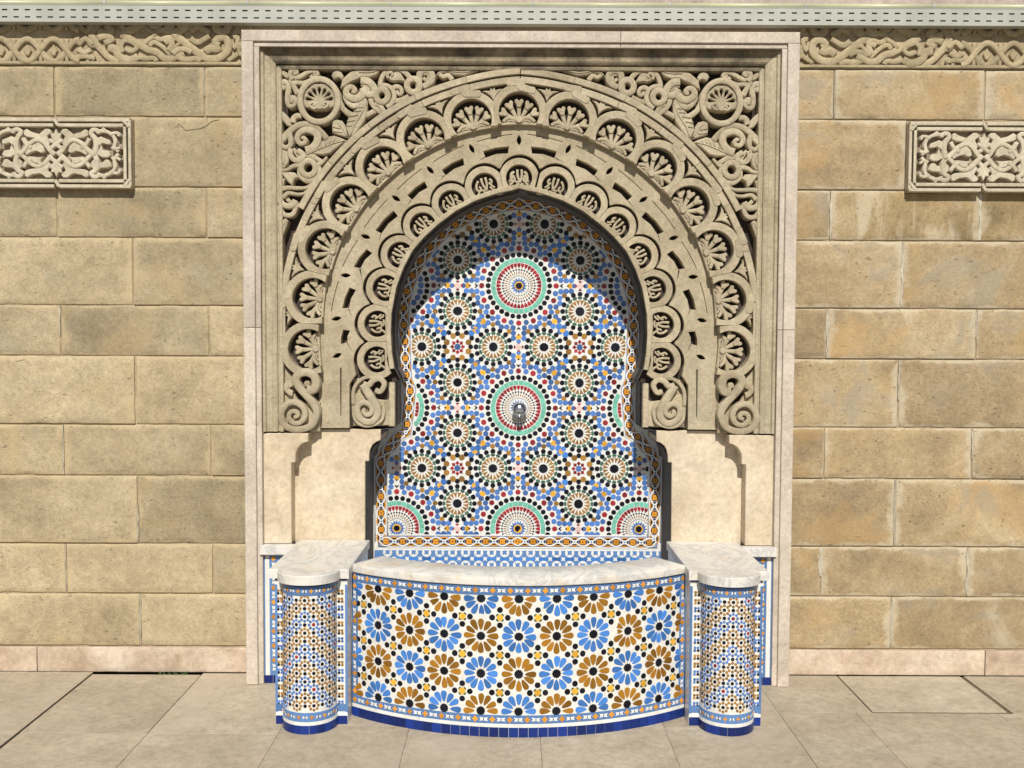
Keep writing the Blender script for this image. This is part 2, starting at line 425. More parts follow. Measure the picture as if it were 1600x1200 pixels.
# ================================================================== PAVEMENT
pv = MB()
pv.add([(-60, -2.82, -0.03), (60, -2.82, -0.03), (60, 30, -0.03), (-60, 30, -0.03)], [(0, 1, 2, 3)], 'grout_dark')
pv.add([(-60, -60, -0.002), (60, -60, -0.002), (60, -2.82, -0.002), (-60, -2.82, -0.002)], [(0, 1, 2, 3)], 'unseen_grey_plaza')
pave = pv.build('pavement', None, 'structure')
def slab(x0, x1, y0, y1, z=0.0, g=0.0006, mat='paving_stone'):
    m = MB()
    m.plate([(x0 + g, y0 + g), (x1 - g, y0 + g), (x1 - g, y1 - g), (x0 + g, y1 - g)], z, -0.029, lambda u, v, h: (u, v, h), mat, bev=0.0007)
    return m.build('paving_slab', pave)
xs_l = [-4.72, -4.19, -3.66, -3.13, -2.60, -2.07, -1.54, -0.998]
for a, b in zip(xs_l, xs_l[1:]):
    last = 0.165 if abs(a + 2.07) > 0.01 else 0.138       # one slab stops short of the plinth
    wide = abs(b + 2.07) < 0.01
    for y0, y1 in ((-0.58, last), (-1.33, -0.58), (-2.08, -1.33), (-2.83, -2.08)):
        slab(a, b - (0.007 if wide else 0), y0, y1, (0.003 if wide else 0) + random.uniform(-.0008, .0008), 0.0012)
xs_m = [-0.998, -0.46, 0.09, 0.62, 1.15]
for a, b in zip(xs_m, xs_m[1:]):
    for y0, y1 in ((-0.49, 0.16), (-1.08, -0.49), (-1.70, -1.08), (-2.33, -1.70), (-2.83, -2.33)):
        slab(a, b, y0, y1, random.uniform(-.0006, .0006))
xs_r = [1.15, 1.563, 2.186, 2.79, 3.40, 4.0, 4.6]
for i, (a, b) in enumerate(zip(xs_r, xs_r[1:])):
    sp = (i == 1)
    if sp: slab(a + .008, b - .018, -0.300, 0.166, -0.001, 0.0008, 'paving_pale')
    else: slab(a, b, -0.32, 0.166, 0.0, 0.0008)
    if sp:
        for bx_ in ((a, b, -.3195, -.3005), (b - .0175, b - .0005, -.3, .165), (a, a + .0085, -.3, .165)):
            m = MB(); m.plate([(bx_[0], bx_[2]), (bx_[1], bx_[2]), (bx_[1], bx_[3]), (bx_[0], bx_[3])], -0.004, -0.0295, lambda u, v, h: (u, v, h), 'grout_dark'); m.build('joint_dirt', pave)
    for y0, y1 in ((-0.93, -0.32), (-1.53, -0.93), (-2.15, -1.53), (-2.83, -2.15)):
        slab(a - (0.07 if i else 0), b - 0.07, y0, y1, random.uniform(-.0008, .0008), 0.0008)

# ================================================================== ASHLAR WALL
wall = thing('ashlar_wall', 'weathered sandstone block wall with carved frieze either side of the mosaic fountain', 'wall', (0, YW + 0.2, 0))
def block(x0, x1, z0, z1, mat, name='stone_block', parent=wall, Y=YW, th=0.14, rough=1.0, step=0.03, g=0.003):
    x0 += g; x1 -= g; z0 += g * 0.9; z1 -= g * 0.9
    nx = max(3, int((x1 - x0) / step)); nz = max(3, int((z1 - z0) / step)); sd = rnd() * 90
    XS = [x0, x0 + .005] + [x0 + (x1 - x0) * i / nx for i in range(1, nx)] + [x1 - .005, x1]
    ZS = [z0, z0 + .005] + [z0 + (z1 - z0) * j / nz for j in range(1, nz)] + [z1 - .005, z1]
    nx, nz = len(XS) - 1, len(ZS) - 1
    V = []; Fc = []
    prot = random.uniform(-0.0025, 0.0025) * rough
    for j in range(nz + 1):
        for i in range(nx + 1):
            x = XS[i]; z = ZS[j]
            d = noise.noise(Vector((x * 7 + sd, sd, z * 7))) * 0.0022 * rough + noise.noise(Vector((x * 28 + sd, 3, z * 28))) * 0.0012 * rough + prot
            e = (i in (0, nx)) + (j in (0, nz))
            if e:
                ch = max(0, noise.noise(Vector((x * 11 + sd, 7, z * 11)))) ** 1.5
                d -= (0.0022 + 0.010 * ch) * max(0.35, rough)
                k = (0.0004 + 0.0045 * ch * rough)
                if j == 0: z += k
                if j == nz: z -= k
                if i == 0: x += k
                if i == nx: x -= k
            V.append((x, Y - d, z))
    W = nx + 1
    for j in range(nz):
        for i in range(nx): Fc.append((j * W + i, j * W + i + 1, (j + 1) * W + i + 1, (j + 1) * W + i))
    rim = [i for i in range(W)] + [j * W + nx for j in range(1, nz + 1)] + [nz * W + i for i in range(nx - 1, -1, -1)] + [j * W for j in range(nz - 1, 0, -1)]
    o = len(V); V += [(V[q][0], Y + th, V[q][2]) for q in rim]
    for k in range(len(rim)):
        k2 = (k + 1) % len(rim); Fc.append((rim[k2], rim[k], o + k, o + k2))
    m = MB(); m.add(V, Fc, mat, False)
    for q in range(nx * nz): m.s[q] = True
    return m.build(name, parent)
ys = [104, 183, 293, 372, 478, 557, 664, 744, 850, 928, 1010, 1017]
zc = [BZ(y, YW, 380) for y in ys]
XL, XR = BX(378, 0, 500) + 0.01, BX(1246, 0, 500) - 0.01
LEN = 232 * ppm(YW)
zpl0, zpl1 = 0.006, zc[10]
LIM = 3.9
jl = {0: 90.5, 1: 206}   # a joint of the even / odd courses, left of the fountain
jr = {0: 1297, 1: 1411}
panel_z = (zc[2], zc[1])
JOINTS = []
for r in range(10):
    za, zb = zc[r + 1], zc[r]
    odd = r % 2
    x = BX(jl[odd] + r * 0.8, YW, 500)
    xs = [XL]
    k = x + (LEN if not odd else 0)
    while k > XL - 0.02: k -= LEN
    while k > -LIM: xs.append(k); k -= LEN
    for q, (b, a) in enumerate(zip(xs, xs[1:])):
        if r == 1 and q == 1: continue                    # the relief panel sits here
        block(a, b, za, zb, 'wall_stone_grey')
        if b < XL - .01: JOINTS.append((b, za, zb, r))
    k = BX(jr[odd] - r * 0.9, YW, 500); xs = [XR]
    while k < LIM: xs.append(k); k += LEN
    for q, (a, b) in enumerate(zip(xs, xs[1:])):
        if r == 1 and q == 1: continue
        if a > XR + .01: JOINTS.append((a, za, zb, r))
        block(a, b, za, zb, 'wall_stone_stained' if (r == 2 and a > 1.4 and a < 3.2) else 'wall_stone_ochre')
def smear(x, z0, z1, w, seed):
    """mortar wiped over an upright joint, ragged on both sides"""
    n = 12; L = []; R_ = []
    for i in range(n + 1):
        z = z0 + (z1 - z0) * i / n
        e = 0.35 + 0.65 * min(1, 4 * min(i, n - i) / n + 0.3)
        a = max(.0015, w * e * (0.55 + 0.9 * noise.noise(Vector((seed, z * 23, 1))))); b = max(.0015, w * e * (0.55 + 0.9 * noise.noise(Vector((seed + 9, z * 23, 5)))))
        L.append((x - a, z)); R_.append((x + b, z))
    m = MB(); m.plate(L + list(reversed(R_)), 0.0022, -0.012, flat(YW), 'mortar_pale', bev=0.0012); m.build('mortar_smear', wall)
for (x, z0, z1, sd) in JOINTS:
    pr_ = 0.75 if x > 0 else 0.45
    if rnd() < pr_:
        f0, f1 = (0.02, 0.98) if rnd() < .5 else ((0.02, 0.55) if rnd() < .5 else (0.4, 0.98))
        smear(x, z0 + (z1 - z0) * f0, z0 + (z1 - z0) * f1, random.uniform(.003, .014 if x > 0 else .008), rnd() * 50)
# an old crack in the block beside the relief panel
ck = BL([(278, 193), (286, 199), (290, 204), (300, 202.5), (312, 201), (322, 197), (331, 190), (342, 187)], YW)
m = MB(); m.ribbon(ck, .0012, .0008, .0030, -.004, flat(YW), 'grout_dark', sub=3); m.build('crack', wall)
for side in (-1, 1):                                        # mortar behind the stones
    m = MB(); m.box(*( (-LIM, XL) if side < 0 else (XR, LIM) ), YW + 0.0075, YW + 0.2, 0, 3.7, 'mortar'); m.build('mortar_bed', wall)
m = MB(); m.box(XL - 0.001, XR + 0.001, YW + 0.31, YW + 0.34, 0, 3.7, 'mortar'); m.build('wall_core', wall)
m = MB(); m.box(XL - 0.001, XR + 0.001, YW + 0.02, YW + 0.19, BZ(66, YW), 3.7, 'mortar'); m.build('wall_core', wall)
# plinth stones
pl = [-LIM, -3.26, BX(52, YW), XL]; pr = [XR, BX(1549, YW), 3.3, LIM]
for a, b in list(zip(pl, pl[1:])) + list(zip(pr, pr[1:])):
    block(a, b, 0.0005, zpl1 - 0.002, 'plinth_stone', 'plinth_stone', Y=YW - 0.012, rough=0.35, g=0.0012)
# upper wall above the tray
m = MB(); m.box(-LIM, LIM, YW - 0.004, YW + 0.19, BZ(7, YW), 3.72, 'upper_wall_plaster'); m.build('upper_wall', wall)

# ---- frieze
fy0, fy1 = YW - 0.012, YW + 0.034
fr = MB(); zf0, zf1 = BZ(104, YW, 380), BZ(2, YW, 380)
fr.box(-LIM, LIM, fy1, YW + 0.15, zf0, zf1, 'shaded_ground')
frieze = fr.build('frieze', wall)
frz = flat(fy1); HF = fy1 - fy0
m = MB(); m.plate([(-LIM, zf0 + 0.003), (LIM, zf0 + 0.003), (LIM, BZ(97.5, YW, 380)), (-LIM, BZ(97.5, YW, 380))], HF * 0.95, -0.01, frz, 'frieze_stone', bev=0.004)
m.build('frieze_edge', frieze)
def fc(x, y): return B(110 + .175 * x, .175 * y, fy0)
FZ = [  # (half width px, points in the enlarged view)
 (5.0, [(180, 300), (220, 380), (280, 450), (340, 510), (430, 552)]),
 (5.2, [(450, 300), (520, 340), (610, 395), (690, 440), (770, 465), (830, 515), (900, 520), (960, 490), (1010, 470)]),
 (5.6, [(905, 290), (960, 335), (1040, 395), (1130, 465), (1220, 520), (1320, 515), (1395, 455), (1405, 385), (1375, 335), (1315, 340), (1290, 378), (1325, 405)]),
 (6.0, [(330, 420), (400, 440), (430, 500), (520, 535), (600, 500)]),
 (3.6, [(600, 500), (660, 520), (740, 515), (765, 545)]),
 (3.4, [(455, 470), (445, 400), (480, 355), (540, 370), (590, 415), (540, 455), (480, 430)]),
 (3.2, [(700, 410), (735, 370), (800, 400), (860, 455), (890, 490)]),
 (4.0, [(840, 380), (870, 365), (905, 380), (890, 420), (870, 450)]),
 (2.6, [(985, 370), (930, 420), (885, 470)]),
 (3.0, [(640, 400), (690, 350), (740, 320), (760, 290)]),
 (3.6, [(730, 310), (800, 350), (870, 330), (940, 350)]),
 (4.0, [(910, 480), (960, 440), (1030, 440), (1080, 470)]),
 (4.0, [(950, 505), (1030, 530), (1120, 520), (1165, 545)]),
 (4.6, [(240, 340), (310, 320), (370, 350), (300, 385)]),
 (4.0, [(1070, 340), (1130, 380), (1190, 350), (1240, 320)]),
 (5.5, [(1200, 460), (1250, 430), (1300, 440), (1340, 425)]),
 (3.2, [(1450, 330), (1490, 330), (1480, 400), (1450, 430)]), (3.2, [(1500, 470), (1460, 500), (1400, 540)]), (3.0, [(1520, 380), (1500, 450), (1530, 500)]),
 (3.6, [(60, 400), (130, 340), (200, 400)]), (3.4, [(70, 440), (120, 470), (180, 440)]), (3.4, [(20, 520), (120, 500), (220, 520)]),
]
mpx = ppm(YW)
for sgn in (-1, 1):
    for hw, pts in FZ:
        for flip in (0, 1):
            pp = [fc(x, (610 - y) if flip else y) for x, y in pts]
            pp = [(x if sgn < 0 else -x, z) for x, z in pp]
            m = MB(); m.ribbon(pp, hw * mpx * 1.12, hw * mpx * 0.95, HF * (0.9 + 0.12 * rnd()), -0.002, frz, 'frieze_stone', sub=3, dome=0.2)
            m.build('scroll', frieze)
    # the interlaced chain further out
    x0 = fc(75, 300)[0]; per = 81 * mpx
    for up in (0, 1):
        zc_ = fc(0, 610 - 447 if up else 447)[1]; amp = 17 * mpx
        for ph in (0, 1):
            pts = [(x0 - i * per / 16, zc_ + amp * math.cos(2 * PI * i / 16 + PI * ph)) for i in range(400)]
            pts = [q for q in pts if q[0] > -LIM]
            m = MB(); m.ribbon([(q[0] * -sgn, q[1]) for q in pts], 4.4 * mpx, 4.4 * mpx, HF * (0.93 + 0.09 * ph), -0.002, frz, 'frieze_stone', sub=2)
            m.build('interlaced_strand', frieze)
        k = 0
        while x0 - k * per / 2 > -LIM:
            cx = (x0 - per / 2 * k) * -sgn; k += 1
            m = MB(); m.plate([(cx + a * mpx * 6, zc_ + b * mpx * 8) for a, b in ((-.3, -1), (.3, -1), (1, 0), (.35, .8), (0, 1.2), (-.35, .8), (-1, 0))], HF * 0.85, -0.002, frz, 'frieze_stone', bev=0.003); m.build('leaf_bud', frieze)
            for sg in (-1, 1):
                m = MB()
                for a in (-1, 0, 1): m.ribbon([(cx + per / 4 * -sgn, zc_ + sg * 5 * mpx), (cx + per / 4 * -sgn + a * 6 * mpx, zc_ + sg * 11 * mpx), (cx + per / 4 * -sgn + a * 9 * mpx, zc_ + sg * 17 * mpx)], 2.0 * mpx, 3.0 * mpx, HF * 0.88, -0.002, frz, 'frieze_stone', sub=3)
                m.build('leaf_bud', frieze)

# ================================================================== RELIEF PANELS
def relief_panel(sgn, label):
    Yp = YW - 0.045; px = ppm(Yp)
    xa, xb = BX(-31, Yp, 240), BX(205, Yp, 240); cx, hwid = (xa + xb) / 2, (xb - xa) / 2
    za, zb = BZ(294, Yp, 205), BZ(184.5, Yp, 205); cz, hh = (za + zb) / 2, (zb - za) / 2
    if sgn > 0: cx = BX(1420, Yp, 240) + hwid
    if sgn > 0: cz -= 0.0
    t = thing('carved_relief_panel', label, 'relief panel', (cx, YW - 0.02, za), 'carved panels set in the wall')
    fn = flat(YW - 0.012); H = 0.033
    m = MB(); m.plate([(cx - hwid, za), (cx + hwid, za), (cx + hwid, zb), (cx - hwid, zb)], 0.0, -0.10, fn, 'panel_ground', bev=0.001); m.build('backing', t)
    u = px
    # interlaced double border
    for z, h in ((zb - 2.8 * u, 1), (zb - 11 * u, 0), (za + 2.8 * u, 1), (za + 11 * u, 0)):
        for s in (-1, 1):
            e = hwid - (2 if h else 12) * u
            x0, x1 = cx + s * 3.5 * u, cx + s * e
            m = MB(); a, b = min(x0, x1), max(x0, x1)
            m.plate([(a, z - 2.7 * u), (b, z - 2.7 * u), (b, z + 2.7 * u), (a, z + 2.7 * u)], H, -0.01, fn, 'panel_stone', bev=0.0022); m.build('border_bar', t)
    for z in (zb - 6.9 * u, za + 6.9 * u):
        m = MB(); m.plate([(cx - 5 * u, z + 5.5 * u), (cx + 1 * u, z + 5.5 * u), (cx + 7 * u, z - 5.5 * u), (cx + 1.5 * u, z - 5.5 * u)], H + 0.002, -0.01, fn, 'panel_stone', bev=0.002); m.build('border_knot', t)
    for s in (-1, 1):
        for off in (2.8, 10.2):
            x = cx + s * (hwid - off * u); e = (3 if off < 5 else 13) * u
            m = MB(); m.plate([(x - 2.3 * u, za + e), (x + 2.3 * u, za + e), (x + 2.3 * u, zb - e), (x - 2.3 * u, zb - e)], H - 0.0015, -0.01, fn, 'panel_stone', bev=0.002); m.build('border_bar', t)
        for zz, sz in ((zb, -1), (za, 1)):
            x = cx + s * (hwid - 7 * u)
            m = MB(); m.plate([(x + s * 6 * u, zz + sz * 12.5 * u), (x + s * 2.0 * u, zz + sz * 15 * u), (x - s * 7 * u, zz + sz * 4.5 * u), (x - s * 3 * u, zz + sz * 1.5 * u)], H + 0.002, -0.01, fn, 'panel_stone', bev=0.002); m.build('border_knot', t)
    # foliage: traced for one half in the enlarged view, mirrored about the middle
    k = 0.1375 * u
    def L(p, s): return (cx + s * (p[0] - 625) * k, cz + (497 - p[1]) * k)
    leaves = [
     [(672, 262), (700, 228), (745, 226), (785, 258), (815, 286), (900, 262), (955, 228), (985, 245), (985, 300), (940, 322), (860, 332), (780, 352), (715, 420), (690, 385), (725, 310)],
     [(755, 480), (770, 420), (825, 368), (880, 400), (950, 440), (990, 480), (965, 525), (905, 488), (850, 474), (795, 498)],
     [(765, 535), (820, 545), (905, 535), (955, 535), (915, 590), (850, 615), (800, 622), (800, 575)],
     [(1010, 600), (1075, 535), (1100, 600), (1140, 600), (1180, 565), (1215, 570), (1250, 640), (1200, 660), (1120, 665), (1090, 700), (1020, 660)],
     [(1060, 500), (1110, 450), (1130, 400), (1150, 460), (1220, 475), (1240, 520), (1200, 545), (1140, 545), (1110, 525)],
     [(1100, 420), (1075, 330), (1130, 310), (1180, 330), (1230, 350), (1240, 395), (1200, 400), (1150, 385)],
    ]
    for s in (-1, 1):
        for lf in leaves:
            m = MB(); m.plate([L(q, s) for q in lf], H * 0.86, -0.01, fn, 'panel_stone', bev=0.003); m.build('leaf', t)
        lf = [(672, 738), (700, 772), (745, 774), (785, 742), (815, 726), (900, 738), (955, 772), (985, 755), (985, 700), (940, 678), (860, 668), (780, 648), (715, 590), (690, 620), (725, 690)]
        m = MB(); m.plate([L(q, s) for q in lf], H * 0.86, -0.01, fn, 'panel_stone', bev=0.003); m.build('leaf', t)
        for hw, pts in [
         (23, [(640, 520), (700, 460), (755, 385), (830, 348), (925, 395), (985, 465), (1050, 530)]),
         (22, [(640, 480), (700, 545), (760, 610), (840, 645), (930, 605), (985, 545), (1060, 490)]),
         (20, [(560, 545), (640, 620), (700, 660)]), (20, [(560, 450), (640, 385), (700, 350)]),
         (24, [(1050, 520), (1075, 430), (1060, 330), (1020, 275), (1045, 238), (1095, 245), (1110, 280)]),
         (24, [(1050, 490), (1085, 600), (1060, 690), (1015, 720), (1045, 760), (1095, 750), (1110, 715)]),
         (18, [(1110, 250), (1180, 250), (1260, 290), (1290, 360), (1280, 430), (1330, 480)]),
         (18, [(1110, 745), (1180, 745), (1260, 700), (1290, 640), (1280, 560), (1330, 505)]),
         (16, [(1230, 290), (1290, 270), (1330, 275), (1330, 310)]), (16, [(1230, 700), (1290, 720), (1335, 705), (1335, 670)]),
         (16, [(1250, 430), (1300, 450), (1350, 430)]), (16, [(1250, 560), (1300, 545), (1350, 575)]),
         (15, [(1150, 215), (1180, 245), (1200, 270)]), (15, [(1150, 780), (1180, 750), (1200, 720)]),
         (20, [(900, 440), (960, 400), (1000, 330)]), (20, [(900, 560), (960, 600), (1000, 660)]),
        ]:
            m = MB(); m.ribbon([L(q, s) for q in pts], hw * k * 1.12, hw * k * 0.95, H * (0.9 + 0.1 * rnd()), -0.01, fn, 'panel_stone', sub=3, dome=0.18); m.build('stem', t)
    for sg in (1, -1):
        m = MB(); m.plate([(cx + (q[0] - 625) * k, cz + sg * (497 - q[1]) * k) for q in [(590, 392), (560, 272), (600, 282), (625, 226), (650, 282), (692, 270), (662, 392)]], H * 0.95, -0.01, fn, 'panel_stone', bev=0.003); m.build('leaf', t)
relief_panel(-1, 'pale carved arabesque relief panel set in greyish blocks beside an unstained wall')
relief_panel(1, 'pale carved arabesque relief panel above blocks with pale drip stains')

# ================================================================== CABLE TRAY AND PIPE ABOVE
ty = YW - 0.055
tray = thing('perforated_cable_tray', 'pale perforated metal cable tray fixed along the wall above the frieze', 'cable tray', (0, YW, BZ(36, ty)))
m = MB(); zt0, zt1 = BZ(34.5, ty, 400), BZ(9, ty, 400); hz = zt1 - zt0
pu = 17.6 * ppm(ty); sw = 8.2 * ppm(ty); rows = [0, .215, .30, .655, .745, 1.0]
x = -LIM; quad = []
V = []; Fc = []
def q4(x0, x1, z0, z1):
    o = len(V); V.extend([(x0, ty, z0), (x1, ty, z0), (x1, ty, z1), (x0, ty, z1)]); Fc.append((o, o + 1, o + 2, o + 3))
while x < LIM:
    for r in range(5):
        z0, z1 = zt0 + hz * rows[r], zt0 + hz * rows[r + 1]
        if r in (1, 3): q4(x + sw, x + pu, z0, z1)
        else: q4(x, x + pu, z0, z1)
    x += pu
m.add(V, Fc, 'tray_metal'); m.build('perforated_face', tray)
m = MB(); m.box(-LIM, LIM, ty - 0.0015, YW - 0.006, zt0 - 0.003, zt0 - 0.0002, 'tray_metal'); m.box(-LIM, LIM, ty - 0.0015, YW - 0.006, zt1 + 0.0002, zt1 + 0.003, 'tray_metal'); m.build('flange', tray)
m = MB(); m.box(-LIM, LIM, YW - 0.012, YW - 0.008, zt0 + 0.003, zt1 - 0.003, 'tray_inside'); m.build('back_plate', tray)
pipe = thing('conduit_pipe', 'pale yellowish conduit pipe running along the top of the cable tray', 'pipe', (0, ty + 0.02, zt1))
jx = [-LIM, BX(-50, ty), BX(170, ty), BX(390, ty), BX(610, ty), BX(830, ty), BX(1040, ty), BX(1250, ty), BX(1447, ty), BX(1650, ty), LIM]
zp = zt1 + 0.0155
for a, b in zip(jx, jx[1:]):
    m = MB(); m.tube([(a + 0.003, ty + 0.022, zp), (b - 0.003, ty + 0.022, zp)], 0.0125, 'pipe_paint', 12); m.build('pipe_length', pipe)
for a in jx[1:-1]:
    m = MB(); m.tube([(a - 0.007, ty + 0.022, zp), (a + 0.007, ty + 0.022, zp)], 0.0140, 'tray_metal', 12); m.build('coupling', pipe)

# ================================================================== MARBLE FRAME
fx = [BX(378.5, 0, 300), BX(397, 0, 300), BX(405.5, 0, 300), BX(427, Y1, 300), BX(437, Y1, 300)]
zt = [BZ(48, 0, 811), BZ(66, 0, 811), BZ(73.5, 0, 811), BZ(99.5, Y1, 811), BZ(105.5, Y1, 811)]
FXo = -fx[0]
frm = thing('marble_frame', 'tall pinkish marble frame bordering the carved arch and the fountain', 'frame', (0, 0.09, 0))
zj = BZ(514, 0)
for s in (-1, 1):
    for (za, zb) in ((0.0005, zj - 0.0008), (zj + 0.0008, zt[1])):
        a, b = sorted((s * -fx[0] * -1 * -1, s * -fx[1]))
        a, b = (fx[0], fx[1]) if s < 0 else (-fx[1], -fx[0])
        m = MB(); m.box(a, b, 0.0, YW + 0.16, za, zb, 'frame_marble', bev=0.003); m.build('jamb_stone', frm)
        a, b = (fx[1] + .0005, fx[2]) if s < 0 else (-fx[2], -fx[1] - .0005)
        m = MB(); m.box(a, b, 0.010, YW + 0.16, za, min(zb, zt[2]), 'frame_marble', bev=0.0025); m.build('jamb_fillet', frm)
xj = BX(970, 0, 60)
for a, b in ((fx[0], xj - 0.0007), (xj + 0.0007, -fx[0])):
    m = MB(); m.box(a, b, 0.001, YW + 0.16, zt[1] + 0.0005, zt[0], 'frame_marble', bev=0.003); m.build('lintel_stone', frm)
    a2, b2 = max(a, fx[1] + .001), min(b, -fx[1] - .001)
    m = MB(); m.box(a2, b2, 0.011, YW + 0.16, zt[2] + 0.0005, zt[1], 'frame_marble', bev=0.0025); m.build('lintel_fillet', frm)

# ================================================================== CARVED ARCH
arch = thing('carved_stone_arch', 'carved sandstone horseshoe arch with scalloped rings and leafy scroll spandrels', 'arch', (0, 0.2, BZ(680, Y1)))
o1 = flat(YG); H1 = YG - Y1          # outer order: ground YG, front at h = H1
o2 = flat(YG2); H2 = YG2 - Y2
def mould(name, pts_px, prof, mat='weathered_stone'):
    """square moulding round three sides: prof = list of (inset px, Y)"""
    V = []; Fc = []; K = len(prof)
    for (ix, Yv) in prof:
        xl = BX(405.5, 0, 300) + ix * ppm(Y1); ztop = zt[2] - ix * ppm(Y1); zbot = BZ(676, Y1)
        V += [(xl, Yv, zbot), (xl, Yv, ztop), (-xl, Yv, ztop), (-xl, Yv, zbot)]
    for i in range(K - 1):
        for j in range(3): Fc.append((i * 4 + j, i * 4 + j + 1, (i + 1) * 4 + j + 1, (i + 1) * 4 + j))
    Fr = [tuple(reversed(f)) for f in Fc]
    for nm, sel, mt in (('side_moulding', 0, 'carved_stone'), ('top_moulding', 1, 'weathered_stone'), ('side_moulding', 2, 'carved_stone')):
        ids = sorted({q for f in Fr[sel::3] for q in f}); mp = {q: k_ for k_, q in enumerate(ids)}
        m = MB(); m.add([V[q] for q in ids], [tuple(mp[q] for q in f) for f in Fr[sel::3]], mt); m.build(nm, arch)
mould('square_moulding', None, [(0.3, 0.02), (0.3, 0.033), (4, 0.036), (5.5, 0.046), (13, 0.050), (15, 0.046), (17, 0.043), (19.5, 0.046), (22, 0.052), (22.2, 0.064), (25, 0.064), (25.2, 0.050), (26.5, 0.046), (30.3, 0.047), (31.3, 0.052), (31.4, 0.11)])
AC = (811, 500)
def pol(r, a, c=AC):
    y = c[1] - r * math.cos(math.radians(a)); return (c[0] - r * math.sin(math.radians(a)) + (c[1] - y) * math.tan(ROLL), y)
def bump_apex(a): return 5.0 * max(0, 1 - abs(a) / 16.0) ** 1.3
def outer_in(a):      # px outline of the outer order's inner edge, angle from the top, left positive
    return pol(307 + bump_apex(a), a)
R0 = [outer_in(a) for a in [x * 2.0 for x in range(0, 44)]]
R0 = [p for p in R0 if p[1] < 480] + [(499, 480), (499, 672)]
half = BL(R0, Y1)
xl = BX(436, Y1, 300); ztop = BZ(104, Y1)
ground = [(0, half[0][1])] + half[1:] + [(xl, half[-1][1]), (xl, ztop), (0, ztop)]
for s in (-1, 1):
    g = ground if s < 0 else mir(ground)
    m = MB(); m.plate(g, 0.0, -0.02, o1, 'shaded_ground'); m.build('sunken_ground', arch)
# -- two ring mouldings
def ring(name, r0, r1, a0, a1, seg, h, mat='carved_stone', bev=0.002, fn=o1, Y=Y1, apex=1.0, hb=-0.002, c=AC, split=6):
    """ring stones between two angles, split into voussoirs, both sides"""
    for k in range(split):
        b0 = a0 + (a1 - a0) * k / split; b1 = a0 + (a1 - a0) * (k + 1) / split
        e = 0.02
        an = [b0 + e + (b1 - b0 - 2 * e) * i / seg for i in range(seg + 1)]
        pts = [pol(r1 + bump_apex(a) * apex, a, c) for a in an] + [pol(r0 + bump_apex(a) * apex, a, c) for a in reversed(an)]
        w = BL(pts, Y)
        for s in (-1, 1):
            m = MB(); m.plate(w if s < 0 else mir(w), h + random.uniform(-0.0012, 0.0012), hb, fn, mat, bev=bev); m.build(name, arch)
ring('ring_moulding', 379.5, 389.5, 0, 63, 8, H1 - 0.002, split=5)
ring('ring_moulding', 366, 376.5, 0, 97, 8, H1 - 0.006, split=8)
m = MB()
# -- scallops with fans
FANS = [(812, 175, 0)] + [tuple(pol(r_, a_)) + (a_,) for r_, a_ in ((323, 13.6), (321, 27.8), (321, 41.7), (321, 55.8), (323, 69.8), (325, 84.0))] + [(481, 546, 93)]
sc1 = ppm(Y1)
def scallop_shape():
    """local px, y up = outwards along the ring, sides on the radial joints"""
    RH, RO, rc = 31.5, 43.5, 324.0
    hw = math.radians(7.05)
    out = []
    for i in range(25):                                   # outer lobe between the cusps
        a = PI * i / 24
        x, y = RO * math.cos(a), RO * math.sin(a)
        th = math.atan2(x, rc + y)
        if abs(th) <= hw: out.append((x, y))
    rcusp = rc * math.cos(hw) + math.sqrt(max(0, RO ** 2 - (rc * math.sin(hw)) ** 2))
    L = (rcusp * math.sin(-hw), rcusp * math.cos(hw) - rc); R_ = (-L[0], L[1])
    bot = [(307.5 * math.sin(hw * t), 307.5 * math.cos(hw * t) - rc) for t in [-1 + i / 4 for i in range(9)]]
    yb = 307.5 * math.cos(hw) - rc; xb = 307.5 * math.sin(hw); xh = 27.0
    yh = -math.sqrt(RH ** 2 - xh ** 2); a0 = math.atan2(yh, -xh); 
    arc = []
    a_s, a_e = math.atan2(yh, -xh) + 2 * PI, math.atan2(yh, xh)
    for i in range(29):
        a = a_s + (a_e - a_s) * i / 28; arc.append((RH * math.cos(a), RH * math.sin(a)))
    yb2 = math.sqrt(307.5 ** 2 - xh ** 2) - rc
    o = [R_] + out + [L, (-xb, yb), (-xh, yb2)] + arc + [(xh, yb2), (xb, yb)]
    hole = [(x, y) for x, y in arc] + [(xh - .2, yb2 + 3.2), (12, yb2 + 5.1), (0, yb2 + 5.6), (-12, yb2 + 5.1), (-xh + .2, yb2 + 3.2)]
    base = [(x, math.sqrt(307.3 ** 2 - x * x) - rc) for x in (-27.2, -14, 0, 14, 27.2)] + [(x, math.sqrt(311.2 ** 2 - x * x) - rc) for x in (27.2, 14, 0, -14, -27.2)]
    return clean(o), clean(hole, 0.02), base
so, sh, sbase = scallop_shape()
def loc(c, ang, Y, s, pts, scale):
    cx, cz = B(c[0], c[1], Y); a = math.radians(ang)
    if s > 0: cx = -cx; a = -a
    ca, sa = math.cos(a), math.sin(a)
    return [(cx + (x * ca - y * sa) * scale, cz + (x * sa + y * ca) * scale) for x, y in pts]
